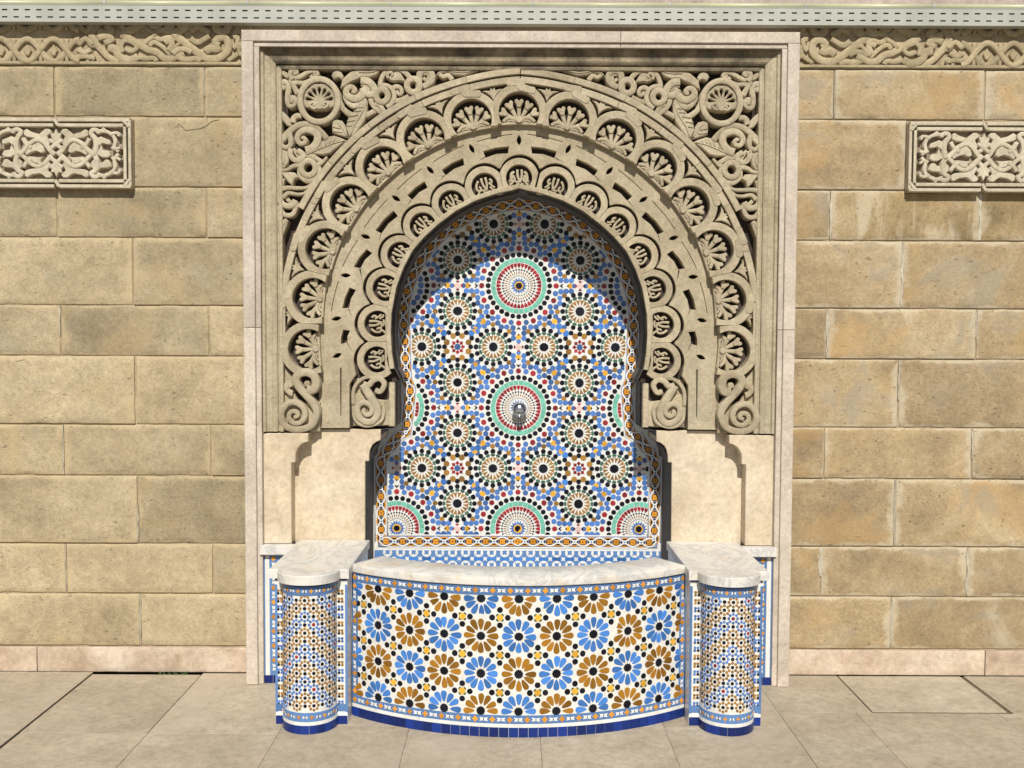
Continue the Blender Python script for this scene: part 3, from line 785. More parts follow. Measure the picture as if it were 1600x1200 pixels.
for i, (fx_, fy_, an) in enumerate(FANS):
    for s in ((-1, 1) if i else (-1,)):
        T = lambda pts: loc((fx_ if i else 811, fy_), an, Y1, s, pts, sc1)
        sh2 = sh
        m = MB(); m.plate(T(so), H1 - 0.004 + random.uniform(-.001, .001), -0.002, o1, 'carved_stone', bev=0.0025)
        sc = m.build('scallop', arch)
        m = MB(); m.plate(T(sbase), H1 - 0.034, -0.002, o1, 'carved_stone', bev=0.002); m.build('base_rim', sc)
        m = MB()                                             # the leafy fan inside
        m.plate(T(clean([(x * 0.99, y * 0.99 + 0.2) for x, y in sh2], 0.02)), 0.003, -0.001, o1, 'shaded_ground'); m.build('fan_ground', sc)
        for q in (-2, -1, 0, 1, 2):
            a = math.radians(q * 30)
            st = [(math.sin(a) * r, -13 + math.cos(a) * r) for r in (4, 14, 24)]
            m = MB(); m.ribbon(T(st), 2.0 * sc1, 3.6 * sc1, 0.042, 0.0, o1, 'carved_stone', sub=2)
            hd = [(-6.4, 5.2), (-7.0, 2.0), (-4.6, -2.2), (-2.6, -7), (2.6, -7), (4.6, -2.2), (7.0, 2.0), (6.4, 5.2), (3.2, 6.2), (0, 3.4), (-3.2, 6.2)]
            rr = 29 if abs(q) < 2 else 28
            hc = (math.sin(a) * rr, -13 + math.cos(a) * rr)
            m.plate(T([(hc[0] + x * math.cos(a) + y * math.sin(a), hc[1] - x * math.sin(a) + y * math.cos(a)) for x, y in hd]), 0.048, 0.004, o1, 'carved_stone', bev=0.003)
            m.build('fan_lobe', sc)
        for q in (-1, 1):
            m = MB(); m.ribbon(T([(q * 2, -12.5), (q * 10, -6.8), (q * 18, -7), (q * 25, -13)]), 3.4 * sc1, 2.4 * sc1, 0.043, 0, o1, 'carved_stone', sub=3)
            m.ribbon(T([(q * 6, -13), (q * 13, -10.5), (q * 19, -13.5)]), 1.6 * sc1, 1.2 * sc1, 0.041, 0, o1, 'carved_stone', sub=3); m.build('base_leaf', sc)
        m = MB(); m.plate(T([(x, y - 10) for x, y in ngon(10, 5)]), 0.050, 0, o1, 'carved_stone', bev=0.003); m.build('fan_heart', sc)
# -- three-pointed leaves between scallops and rings, and the loops
for i in range(7):
    an = (FANS[i][2] + FANS[i + 1][2]) / 2
    c = pol(360, an)
    for s in (-1, 1):
        T = lambda pts: loc(c, an, Y1, s, pts, sc1)
        m = MB(); m.plate(T([(0, -14.5), (4, -6), (10, -0.5), (17.5, 3.0), (10, 3.2), (4.5, 2.2), (2.8, 6.5), (0, 3.5), (-2.8, 6.5), (-4.5, 2.2), (-10, 3.2), (-17.5, 3.0), (-10, -0.5), (-4, -6)]), H1 - 0.012, 0, o1, 'carved_stone', bev=0.003); m.build('trefoil_leaf', arch)
for i, (fx_, fy_, an) in enumerate(FANS[:7]):
    for s in ((-1, 1) if i else (-1,)):
        for dx, dy, ra, dh in ((7, 4.2, -4, 0.0), (-9, -5.5, 14, 0.0012)):
            T = lambda pts: loc(pol(367.5, an), an, Y1, s, pts, sc1)
            c_, s_ = math.cos(math.radians(ra)), math.sin(math.radians(ra))
            cap_ = [(-13, -5.3), (11, -5.3), (14, -2.8), (15, 0), (14, 2.8), (11, 5.3), (-13, 5.3), (-15.5, 2), (-15.5, -2)]
            m = MB(); m.plate(T([(-dx - (x * c_ - y * s_), dy + (x * s_ + y * c_)) for x, y in cap_]), H1 - 0.0022 + dh, 0.01, o1, 'carved_stone', bev=0.002); m.build('ring_loop', arch)

# -- spandrel foliage traced on the left, mirrored to the right
def K(o, s): return lambda p: B(o[0] + p[0] * s, o[1] + p[1] * s, Y1)
k1, k2, k3, k4, k5 = K((430, 100), .1), K((560, 95), .1), K((425, 200), .1), K((420, 300), .11667), K((425, 560), .125)
def rib(name, k, s, w0, w1, pts, h=0.0, closed=False, wmid=None, sub=4, Yf=None, fn=o1, H=H1):
    P = [k(p) for p in pts]; q = sc1 * s
    for sd in (-1, 1):
        m = MB(); m.ribbon(P if sd < 0 else mir(P), w0 * q * 1.12, w1 * q * 1.12, H - 0.006 + h + random.uniform(-.001, .001), -0.001, fn, 'carved_stone', closed=closed, wmid=None if wmid is None else wmid * q, sub=sub, dome=0.22)
        m.build(name, arch)
def pla(name, k, pts, h=0.0, holes=(), bev=0.005, veins=(), s=.1, fn=o1, H=H1):
    P = [k(p) for p in pts]; Ho = [[k(p) for p in hh] for hh in holes]
    for sd in (-1, 1):
        f = (lambda z: z) if sd < 0 else mir
        m = MB(); m.plate(f(P), H - 0.010 + h, -0.001, fn, 'carved_stone', holes=[f(x) for x in Ho], bev=bev)
        o = m.build(name, arch)
        for vn in veins:
            m = MB(); m.ribbon(f([k(p) for p in vn]), 11 * s * sc1, 6 * s * sc1, H - 0.006 + h, H - 0.014, fn, 'carved_stone', sub=2); m.build('leaf_vein', o)
ell = [(680 + 298 * math.cos(a), 565 + 335 * math.sin(a)) for a in [2 * PI * i / 16 for i in range(16)]]
rib('palmette_ring', k1, .1, 40, 40, ell, 0.004, closed=True)
pal = []
for i in range(29):
    a = math.radians(-118 + 236 * i / 28); r = 238 + 14 * abs(math.sin(a * 4.2))
    pal.append((680 + r * math.sin(a), 545 - r * 1.03 * math.cos(a)))
pal += [(840, 680), (700, 700), (660, 700), (520, 680)]
hol = []
for a in (-78, -52, -26, 0, 26, 52, 78):
    a = math.radians(a); d = Vector((math.sin(a), -math.cos(a))); n_ = Vector((d.y, -d.x)); c = Vector((680, 575))
    hol.append([tuple(c + d * r + n_ * q) for r, q in ((95, 0), (140, 15), (185, 27), (212, 20), (222, 0), (212, -20), (185, -27), (140, -15))])
pla('palmette', k1, pal, 0.0, hol, 0.004)
for cx_, cy_, sg in ((582, 632, 1), (776, 625, -1)):
    rib('palmette_curl', k1, .1, 18, 12, [(cx_ + 60 * sg, cy_ + 40), (cx_, cy_ + 52), (cx_ - 46 * sg, cy_), (cx_, cy_ - 38), (cx_ + 30 * sg, cy_), (cx_, cy_ + 14)], 0.004)
RB = [
 ('scroll', k1, .1, 30, 26, [(215, 250), (260, 285), (340, 280), (440, 285), (560, 235)], 0),
 ('scroll', k1, .1, 34, 20, [(270, 235), (225, 170), (240, 105), (300, 85), (335, 120), (305, 150), (280, 128)], .002),
 ('scroll', k1, .1, 32, 20, [(265, 205), (370, 190), (460, 140), (550, 102), (640, 112), (655, 155), (615, 170), (595, 140)], -.002),
 ('scroll', k1, .1, 26, 18, [(545, 175), (580, 205), (640, 205)], 0),
 ('scroll', k1, .1, 22, 42, [(210, 240), (270, 320), (350, 470)], 0),
 ('scroll', k1, .1, 30, 38, [(150, 335), (115, 365), (80, 335), (85, 290), (140, 265), (195, 330), (190, 450)], -.003),
 ('scroll', k1, .1, 34, 20, [(190, 440), (180, 550), (200, 640), (265, 650), (310, 600), (290, 548), (245, 560), (262, 600)], .002),
 ('scroll', k1, .1, 24, 30, [(215, 515), (275, 508), (345, 560)], -.004),
 ('scroll', k1, .1, 40, 34, [(265, 910), (280, 840), (330, 800), (405, 805)], -.002),
 ('vine', k1, .1, 42, 40, [(70, 1210), (130, 1130), (230, 1030), (350, 950), (480, 930), (600, 965), (720, 1065), (800, 1170)], -.002),
 ('spiral', k3, .1, 60, 20, [(520, 350), (610, 320), (690, 230), (705, 120), (640, 45), (520, 22), (425, 70), (385, 150), (425, 232), (495, 230), (518, 180), (488, 142), (455, 165)], .002),
 ('loop', k3, .1, 38, 38, [(300, 320), (275, 390), (320, 475), (400, 505), (465, 470), (470, 400), (390, 345)], .003),
 ('stem', k3, .1, 26, 40, [(320, 320), (390, 400), (440, 470)], -.005),
 ('spiral', k1, .1, 60, 24, [(1375, 440), (1320, 505), (1240, 535), (1150, 505), (1100, 435), (1130, 372), (1190, 352), (1240, 390), (1225, 430), (1190, 418)], .001),
 ('crescent', k1, .1, 20, 46, [(1085, 420), (1080, 520), (1140, 605), (1225, 645), (1310, 600), (1395, 520)], -.004),
 ('vine', k1, .1, 34, 40, [(985, 560), (1040, 670), (1110, 740), (1190, 790)], -.006),
 ('loop', k1, .1, 50, 46, [(1330, 250), (1440, 262), (1525, 340), (1545, 430), (1480, 470), (1400, 440), (1355, 365)], .002),
 ('stem', k1, .1, 36, 20, [(1345, 300), (1420, 340), (1470, 410)], -.004),
 ('vine', k2, .1, 34, 34, [(100, 850), (190, 800), (270, 765)], -.006),
 ('scroll', k2, .1, 36, 30, [(185, 555), (195, 640), (260, 730), (330, 785), (400, 830)], -.003),
 ('scroll', k2, .1, 30, 36, [(250, 660), (330, 690), (400, 800)], 0),
 ('crescent', k2, .1, 26, 36, [(330, 372), (430, 372), (520, 430), (555, 540), (525, 640), (430, 710)], -.003),
 ('scroll', k2, .1, 32, 20, [(530, 420), (590, 390), (655, 415), (672, 475), (645, 512), (602, 490), (615, 455)], -.002),
 ('scroll', k2, .1, 34, 26, [(560, 620), (670, 595), (780, 535)], -.004),
 ('vine', k2, .1, 30, 34, [(325, 400), (345, 290), (400, 185), (500, 125), (600, 118), (715, 160), (810, 260)], -.003),
 ('scroll', k2, .1, 22, 16, [(460, 270), (450, 200), (500, 170), (535, 205), (505, 235)], 0),
 ('scroll', k2, .1, 44, 40, [(935, 420), (945, 280), (960, 175), (1040, 130), (1125, 165), (1155, 240), (1120, 330), (1000, 395)], -.002),
 ('scroll', k2, .1, 34, 22, [(1000, 180), (1080, 180), (1100, 240), (1060, 290), (1010, 255)], -.006),
 ('scroll', k2, .1, 24, 34, [(1255, 190), (1320, 235), (1400, 215), (1465, 285)], -.005),
 ('scroll', k3, .1, 28, 34, [(100, 230), (170, 180), (245, 90)], 0),
 ('scroll', k3, .1, 30, 36, [(130, 245), (200, 300), (275, 265), (285, 180), (262, 80)], .002),
 ('crescent', k3, .1, 34, 40, [(425, 630), (430, 735), (520, 810), (620, 815), (705, 760)], -.004),
 ('scroll', k3, .1, 34, 30, [(500, 420), (620, 430), (720, 490), (770, 520)], -.003),
 ('scroll', k3, .1, 36, 14, [(695, 575), (770, 535), (855, 445)], -.002),
 ('scroll', k3, .1, 34, 30, [(705, 590), (735, 650), (720, 745)], -.002),
 ('scroll', k3, .1, 18, 32, [(90, 655), (220, 650), (320, 590), (450, 575)], 0),
 ('leaf_stroke', k3, .1, 34, 16, [(110, 960), (230, 930), (400, 935), (530, 925), (612, 870)], 0),
 ('leaf_stroke', k3, .1, 30, 14, [(170, 1090), (240, 1010), (390, 1030), (500, 1010), (580, 920)], -.003),
 ('scroll', k3, .1, 26, 34, [(165, 780), (135, 890), (125, 1000), (110, 1110)], -.004),
 ('scroll', k4, .11667, 36, 32, [(150, 30), (150, 130), (220, 180), (310, 172), (350, 105)], 0),
 ('scroll', k4, .11667, 22, 22, [(235, 88), (290, 135), (345, 120)], -.004),
 ('scroll', k4, .11667, 30, 26, [(145, 215), (180, 290), (265, 310), (330, 270), (372, 140)], -.003),
]
for nm, k, s, w0, w1, pts, h in RB: rib(nm, k, s, w0, w1, pts, h)
rib('roundel', k2, .1, 42, 42, [(365 + 92 * math.cos(a), 540 + 100 * math.sin(a)) for a in [2 * PI * i / 12 for i in range(12)]], .003, closed=True)
rib('roundel', k2, .1, 42, 42, [(855 + 100 * math.cos(a), 380 + 105 * math.sin(a)) for a in [2 * PI * i / 12 for i in range(12)]], .002, closed=True)
rib('roundel', k3, .1, 40, 40, [(560 + 112 * math.cos(a), 620 + 115 * math.sin(a)) for a in [2 * PI * i / 12 for i in range(12)]], .002, closed=True)
PLS = [
 (k1, [(45, 65), (120, 75), (180, 130), (215, 240), (130, 195), (70, 140)], ()),
 (k1, [(45, 700), (120, 740), (190, 810), (240, 880), (255, 985), (170, 955), (100, 870)], ()),
 (k3, [(530, 396), (650, 330), (740, 240), (830, 140), (960, 110), (1080, 150), (1165, 190), (1060, 260), (900, 390), (800, 415), (640, 402)],
  ([(640, 360), (800, 290), (960, 230), (1120, 190)], [(760, 300), (770, 240)], [(830, 275), (850, 180)], [(890, 250), (910, 150)], [(950, 230), (975, 140)], [(1010, 215), (1040, 160)])),
 (k1, [(1160, 1150), (1095, 1000), (1120, 870), (1160, 780), (1270, 690), (1370, 560), (1420, 510), (1440, 600), (1430, 760), (1380, 900), (1280, 1040), (1190, 1140)],
  ([(1170, 1120), (1230, 950), (1340, 780), (1420, 580)], [(1110, 960), (1200, 950)], [(1120, 890), (1240, 870)], [(1160, 810), (1290, 790)], [(1230, 730), (1340, 720)], [(1300, 670), (1370, 660)])),
 (k1, [(1140, 1150), (1000, 1110), (890, 1070), (880, 980), (890, 880), (960, 860), (1040, 880), (1090, 960), (1110, 1060)],
  ([(1120, 1120), (1060, 1020), (970, 900)], [(900, 1040), (1040, 1060)], [(890, 970), (1010, 1000)])),
 (k1, [(1010, 370), (1040, 230), (1090, 180), (1180, 100), (1300, 68), (1450, 70), (1640, 72), (1620, 120), (1560, 175), (1460, 205), (1350, 192), (1270, 235), (1170, 275), (1060, 350)],
  ([(1300, 110), (1420, 120), (1580, 100)],)),
 (k1, [(870, 170), (900, 110), (965, 68), (1020, 110), (1060, 175), (1040, 240), (980, 205), (905, 232)], ()),
 (k2, [(455, 265), (520, 185), (600, 148), (650, 175), (705, 260), (730, 315), (620, 302), (540, 312), (480, 295)], ()),
 (k2, [(1180, 255), (1250, 150), (1360, 112), (1980, 112), (1800, 168), (1640, 225), (1500, 212), (1400, 175), (1300, 185), (1230, 225)],
  ([(1450, 150), (1620, 170), (1800, 140)],)),
 (k3, [(92, 290), (160, 322), (235, 345), (262, 440), (240, 550), (180, 622), (90, 636), (142, 540), (128, 410)], ([(165, 350), (190, 450), (165, 570)],)),
 (k3, [(105, 665), (250, 680), (345, 690), (405, 760), (335, 800), (305, 895), (240, 840), (180, 760)], ()),
 (k4, [(140, 440), (165, 385), (210, 345), (255, 380), (225, 470), (170, 612), (140, 612)], ([(210, 380), (165, 490)],)),
]
for k, pts, vn in PLS: pla('leaf', k, pts, 0.0, veins=vn)
# -- scrolling snakes at the springing of the outer order
rib('coiled_scroll', k5, .125, 50, 22, [(430, 395), (505, 395), (545, 320), (520, 220), (430, 175), (330, 195), (295, 270), (340, 370), (430, 470), (520, 580), (555, 690), (480, 845), (300, 892), (150, 835), (110, 705), (165, 590), (270, 548), (380, 610), (408, 720), (350, 800), (262, 808), (208, 740), (232, 672), (295, 668), (318, 715), (272, 742)], .006, sub=5)
pla('scroll_boss', k5, [(430 + x, 320 + y) for x, y in ngon(10, 42)], 0)
rib('scroll', k5, .125, 24, 34, [(230, 360), (190, 310), (165, 370), (210, 430), (250, 440)], -.008)
pla('springer_ground', k5, [(95, 470), (250, 440), (330, 560), (580, 560), (580, 925), (85, 925)], -.025)
pla('springer_ground', k5, [(100, 60), (190, 170), (270, 230), (240, 470), (95, 480)], -.03)
# -- inner order: plain band with slots and eyes, small scallops, medallions
AC2 = (811, 503)
MED = [(811, 277, 0), (757, 290, 14.4), (705, 317, 30), (660, 352, 45.5), (625, 398, 61), (602, 450, 76.5), (589, 506, 90), (588, 562, 92)]
sc2 = ppm(Y2)
def env(a):     # outer edge of the small scallops, px radius from AC2
    best = 0
    d = Vector((-math.sin(math.radians(a)), -math.cos(math.radians(a))))
    for (x, y, _) in MED:
        c = Vector((x - AC2[0], y - AC2[1])); b = c.dot(d); disc = b * b - c.length_squared + 31.5 ** 2
        if disc > 0: best = max(best, b + math.sqrt(disc))
    return best
inn = []
a = 0.0
while a < 108: inn.append(pol(env(a) + 4.0, a, AC2)); a += 0.8
inn = [p for p in inn if p[1] < 572]
band = [(p[0], p[1]) for p in R0 if p[1] <= 480]
bandl = [(811, band[0][1] - 1.5)] + [(p[0] - 0.8, p[1] - 0.8) for p in band[1:]] + [(498, 480), (498, 669), (546, 669), (546, 600), (556, 585)]
outl = bandl + list(reversed([p for p in inn])) 
outl = clean(outl, 0.3)
holes = []
EYE = [(0, 285), (15.5, 281), (30.5, 275.5), (45, 273), (61, 275), (75, 281), (89, 285.5), (100.5, 289)]
for i, (an, r) in enumerate(EYE):
    if i:
        c = pol(r, an, AC2); ra = math.radians(an + 12)
        holes.append([(c[0] + x * math.cos(ra) + y * math.sin(ra), c[1] - x * math.sin(ra) + y * math.cos(ra)) for x, y in [(0, -8), (2.6, -4), (3.4, 0), (2.6, 4), (0, 8), (-2.6, 4), (-3.4, 0), (-2.6, -4)]])
    if i < 7:
        b0 = an + 3.6; b1 = EYE[i + 1][0] - 3.4
        r0 = r - 17; r1 = EYE[i + 1][1] - 10
        q = [pol(r0 + 6.5, b0, AC2), pol((r0 + r1) / 2 + 5.2, (b0 + b1) / 2, AC2), pol(r1 + 1.5, b1, AC2), pol(r1 - 9.0, b1 - 0.3, AC2), pol((r0 + r1) / 2 - 4.5, (b0 + b1) / 2, AC2), pol(r0 - 4.0, b0 + 0.4, AC2)]
        holes.append(q)
        # joint where one strand passes under the other
        b2 = b1 + 1.0
        e0 = pol(r1 - 8, b1 - 0.2, AC2); e1 = pol(env(b2 + 2.5) + 7, b2 + 2.5, AC2)
        d = Vector((e1[0] - e0[0], e1[1] - e0[1])); 
        if d.length > 2.5:
            d.normalize(); nn = Vector((-d.y, d.x)) * 0.55
            e0 = (e0[0] + d.x * 1.2, e0[1] + d.y * 1.2)
            holes.append([(e0[0] + nn.x, e0[1] + nn.y), (e1[0], e1[1]), (e0[0] - nn.x, e0[1] - nn.y)])
for i in range(6):
    (g0, q0), (g1, q1) = EYE[i], EYE[i + 1]
    top_, bot_ = [], []
    for k_ in range(7):
        t_ = k_ / 6; an_ = g0 + 2.2 + (g1 - g0 - 4.4) * t_; rr_ = q0 + (q1 - q0) * t_ + 8.5
        top_.append(pol(rr_ + .45, an_, AC2)); bot_.append(pol(rr_ - .45, an_, AC2))
    holes.append(top_ + list(reversed(bot_)))
holes.append([(531.5, 575), (533.5, 575), (533, 650), (532, 650)])
W = BL(outl, Y2); HW = [BL(h, Y2) for h in holes]
W = clean(W); W[0] = (0.0, W[0][1]); W[-1] = (0.0, W[-1][1])
Wf = W + [(-x, z) for x, z in reversed(W[1:-1])]
m = MB(); eye0 = BL([(811 + x, 219 + y) for x, y in [(0, -8), (2.8, -4), (3.6, 0), (2.8, 4), (0, 8), (-2.8, 4), (-3.6, 0), (-2.8, -4)]], Y2)
m.plate(Wf, H2, -0.02, o2, 'carved_stone', holes=HW + [mir(h) for h in HW] + [eye0], bev=0.0016); m.build('interlaced_band', arch)
# ground behind the band / medallions, with the niche opening cut out
OPEN = [(571, 870), (571, 721), (577, 720), (578, 710), (583, 698), (594, 689), (595.5, 671), (615, 669), (615, 598), (624, 592), (616, 576), (612, 550), (610.5, 520), (611.5, 490), (619, 449), (630, 419), (644, 392), (663, 370), (685, 350), (713, 329), (744, 313), (778, 302), (800, 297.5), (811, 294)]
arcp = OPEN[9:]
big = [p for p in arcp] + [(811, 190)] + [(x, y) for x, y in band] + [(499, 480), (499, 668), (614, 668), (614, 598)]
GW = BL(arcp, Y2) ; GB = BL([(811, 192), (740, 205), (640, 250), (560, 330), (510, 440), (497, 500), (497, 668.5), (615, 668.5), (615, 598)], Y2)
gpoly = [(0, GW[-1][1]), (0, GB[0][1])] + GB[1:] + GW[:-1]
for s in (-1, 1):
    f = (lambda z: z) if s < 0 else mir
    m = MB(); m.plate(f(gpoly), 0.0, -0.10, o2, 'shaded_ground'); m.build('sunken_ground', arch)
# small scallops with inscriptions
def small_scallop(i):
    x, y, an = MED[i]
    RO, RH = 31.0, 20.5
    o = []
    for q in range(27):
        a = math.radians(-38 + (256) * q / 26); o.append((RO * math.cos(a), RO * math.sin(a)))
    o += [(-22, -22.0), (-10, -17.5), (0, -16.0), (10, -17.5), (22, -22.0)]
    h = []
    for q in range(30):
        a = 2 * PI * q / 30; hx, hy = RH * math.cos(a), RH * math.sin(a); h.append((hx, max(hy, -12.5 - hx * hx * 0.004)))
    return o, clean(h, 0.02)
def bisect_clip(poly, i, s_scale=1.0):
    """keep each scallop on its own side of the joint to its neighbours"""
    x, y, an = MED[i]; out = poly
    nbs = []
    if i > 0: nbs.append(MED[i - 1])
    else: nbs += [MED[1], (2 * 811 - MED[1][0], MED[1][1], -MED[1][2])]
    if 0 < i < len(MED) - 1: nbs.append(MED[i + 1])
    for (nx_, ny_, _) in nbs:
        d = Vector((nx_ - x, ny_ - y)); L = d.length / 2 - 0.15; d.normalize()
        res = []
        for k in range(len(out)):
            p, q = Vector(out[k - 1]), Vector(out[k]); a, b = p.dot(d) - L, q.dot(d) - L
            if (a > 0) != (b > 0): res.append(tuple(p + (q - p) * (a / (a - b))))
            if b <= 0: res.append(tuple(q))
        out = res
    return out
def rot_px(pts, an, c=(0, 0)):
    """local (x right, y up) -> photo px offsets, turned with the ring"""
    a = math.radians(an); ca, sa = math.cos(a), math.sin(a)
    return [(c[0] + (x * ca - y * sa), c[1] - (x * sa + y * ca)) for x, y in pts]
STROKES = [(1.9, 1.7, [(-2.6, 13), (-2.0, 2), (2.5, -7)]), (1.9, 1.6, [(4.2, 13), (4.4, 3), (2.0, -6)]), (1.6, 1.6, [(4.0, -6), (-3, -6.5), (-9, -4)]),
           (1.8, 1.5, [(-8, 10), (-12.5, 4), (-13, -3), (-9, -6), (-6.5, -2), (-9, 1)]), (1.5, 1.4, [(-9, -5), (-12, -10), (-15, -12)]),
           (1.7, 1.5, [(10, 9), (13, 5), (10, 1), (8, 4), (12, -3), (15.5, -6)]), (1.4, 1.4, [(8, -3), (12, -9), (15, -9)]), (1.3, 1.2, [(-4, -9), (2, -10.5), (7, -9)])]
for i in range(8):
    o_, h_ = small_scallop(i); x, y, an = MED[i]
    po = bisect_clip(rot_px(o_, an), i); ph = rot_px(h_, an)
    po = [(max(px_ + x, -9e9), py_ + y) for px_, py_ in po]
    # keep clear of the niche opening
    cl = []
    for (px_, py_) in po:
        v = Vector((px_ - 811, py_ - 503)); rmin = 203.5 + (6 * max(0, 1 - abs(math.degrees(math.atan2(v.x, -v.y))) / 10) if i == 0 else 0)
        if py_ < 545 and v.length < rmin: v = v.normalized() * rmin
        cl.append((811 + v.x, 503 + v.y))
    po = cl
    ph = [(a + x, b + y) for a, b in ph]
    for s in ((-1, 1) if i else (-1,)):
        f = (lambda z: z) if s < 0 else mir
        m = MB(); m.plate(f(BL(po, Y2)), H2 - 0.010, -0.002, o2, 'carved_stone', holes=[f(BL(ph, Y2))], bev=0.0022)
        sc = m.build('small_scallop', arch)
        m = MB()
        for w0, w1, pts in STROKES:
            m.ribbon(f(BL([(x + a, y + b) for a, b in rot_px([(u_ * 0.98, v_) for u_, v_ in pts], an)], Y2)), w0 * sc2, w1 * sc2, H2 - 0.014, -0.001, o2, 'carved_stone', sub=3)
        if i == 0:
            for w0, w1, pts in STROKES[3:7]: m.ribbon(BL([(x - a, y + b) for a, b in rot_px(pts, an)], Y2), w0 * sc2, w1 * sc2, H2 - 0.0145, -0.001, o2, 'carved_stone', sub=3)
        m.build('inscription', sc)
# edge roll round the opening
ed = BL([(p[0], p[1]) for p in arcp[1:]], Y2)
full = ed + [(-x, z) for x, z in reversed(ed[:-1])]
def offs(pts, d):
    out = []
    for i, p in enumerate(pts):
        a = Vector(pts[max(0, i - 1)]); b = Vector(pts[min(len(pts) - 1, i + 1)]); t = (b - a).normalized(); n_ = Vector((-t.y, t.x)); out.append((p[0] + n_.x * d, p[1] + n_.y * d))
    return out
mid = len(full) // 2
if (Vector(offs(full, 0.01)[mid]) - Vector(full[mid])).y < 0: sgo = -1
else: sgo = 1
o_in, o_out = full, offs(full, sgo * 7.5 * sc2)
for a, b in ((0, mid), (mid, len(full) - 1)):
    for c0, c1 in ((a, (a + b) // 2), ((a + b) // 2, b)):
        poly = o_in[c0:c1 + 1] + list(reversed(o_out[c0:c1 + 1]))
        m = MB(); m.plate(poly, H2 - 0.003, -0.03, o2, 'carved_stone', bev=0.003); m.build('edge_roll', arch)
# inner coils
rib('coiled_scroll', K((425, 560), .125), .125, 46, 20, [(1110, 330), (1180, 460), (1275, 610), (1290, 720), (1220, 805), (1125, 800), (1045, 720), (1045, 610), (1130, 562), (1215, 620), (1212, 700), (1150, 722), (1112, 672), (1140, 650)], .0, fn=o2, H=H2, sub=5)
rib('coiled_scroll', K((425, 560), .125), .125, 34, 26, [(1110, 330), (1180, 345), (1235, 285), (1320, 262), (1378, 330), (1330, 425), (1262, 408)], .0, fn=o2, H=H2, sub=5)
rib('scroll', K((425, 560), .125), .125, 20, 20, [(985, 600), (985, 420), (1040, 310), (1130, 250), (1260, 235)], -.004, fn=o2, H=H2)
rib('scroll', K((425, 560), .125), .125, 20, 18, [(985, 560), (1000, 760), (1090, 850), (1220, 855), (1340, 790), (1372, 660), (1350, 570)], -.006, fn=o2, H=H2)
pla('springer_ground', K((425, 560), .125), [(975, 430), (1120, 480), (1250, 520), (1400, 540), (1510, 470), (1512, 865), (975, 865)], -.022, fn=o2, H=H2)
pla('springer_edge', K((425, 560), .125), [(1440, 310), (1512, 312), (1512, 868), (1440, 868)], 0, fn=o2, H=H2, bev=0.003)
pla('springer_ground', K((425, 560), .125), [(975, 260), (1120, 260), (1120, 480), (975, 470)], -.03, fn=o2, H=H2)
# niche reveal between the inner order and the mosaic
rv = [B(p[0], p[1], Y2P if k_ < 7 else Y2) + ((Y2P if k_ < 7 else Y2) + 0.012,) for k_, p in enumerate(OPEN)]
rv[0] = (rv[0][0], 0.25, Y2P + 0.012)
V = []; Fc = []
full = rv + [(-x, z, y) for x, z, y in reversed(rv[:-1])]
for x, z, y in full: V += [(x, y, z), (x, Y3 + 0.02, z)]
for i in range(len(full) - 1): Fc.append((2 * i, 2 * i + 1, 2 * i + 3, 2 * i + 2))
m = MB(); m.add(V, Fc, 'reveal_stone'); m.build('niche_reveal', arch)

# ================================================================== PIERS
OUTP = [(406.5, 677), (481.6, 677), (481.6, 690.4), (475, 692), (469.7, 695), (465, 700.5), (462, 708), (461.4, 722.5), (455, 723.4), (455.5, 849.5), (406.5, 849.5)]
INNP = [(440, 670), (595, 671), (594.5, 688), (588, 690.5), (582, 695), (578.5, 702), (577, 710), (576.5, 720.5), (570.5, 721), (570.5, 870), (440, 870)]
for s in (-1, 1):
    f = (lambda z: z) if s < 0 else mir
    nm = 'stepped_stone_pier'
    nb = 'beside the mosaic niche'
    t = thing(nm, 'smooth cream pier with stepped corbel edges, on the side of the ' + ('greyish' if s < 0 else 'ochre stained') + ' wall blocks', 'pier', (s * 1.0, 0.2, 0.6), 'piers either side of the niche')
    p = f(BL(OUTP, Y1)); m = MB(); m.plate(p, 0, -(Y2P - Y1) - 0.02, flat(Y1), 'pier_stone', bev=0.003); m.build('outer_corbel_slab', t)
    p = f(BL(INNP, Y2P)); m = MB(); m.plate(p, 0, -0.26, flat(Y2P), 'pier_stone', bev=0.003); m.build('inner_corbel_slab', t)

# ================================================================== MOSAIC IN THE NICHE
PB = BZ(900, Y3)
mos = thing('mosaic_wall_panel', 'blue white and green glazed star mosaic filling the back of the niche', 'mosaic panel', (0, Y3, 0.3))
px3 = ppm(Y3); NRM = (0, -1, 0); TX = (1, 0, 0); UP = (0, 0, 1)
m = MB(); m.box(BX(545, Y3, 600), -BX(545, Y3, 600), Y3, Y3 + 0.03, 0.3, BZ(280, Y3), 'mosaic_ground'); m.build('tile_bed', mos)
CL = [(606, 836), (606, 726), (613, 711), (622, 703), (631, 692), (645, 686), (647, 660), (652.5, 607), (646, 590), (643.5, 545)]
CLa = [(811 - 171 * math.sin(math.radians(q)), 503 - (171 + 3 * max(0, 1 - q / 14)) * math.cos(math.radians(q))) for q in range(88, -1, -4)]
clip_l = CL + CLa
clip = [p for p in clip_l] + [(1622 - x, y) for x, y in reversed(clip_l[:-1])]
clipw = [(x, z) for x, z in BL(clip_l, Y3)]; clipw = clipw + [(-x, z) for x, z in reversed(clipw[:-1])]
def inside(x, y, P):
    c = False; n = len(P)
    for i in range(n):
        (x1, y1), (x2, y2) = P[i - 1], P[i]
        if (y1 > y) != (y2 > y) and x < (x2 - x1) * (y - y1) / (y2 - y1) + x1: c = not c
    return c
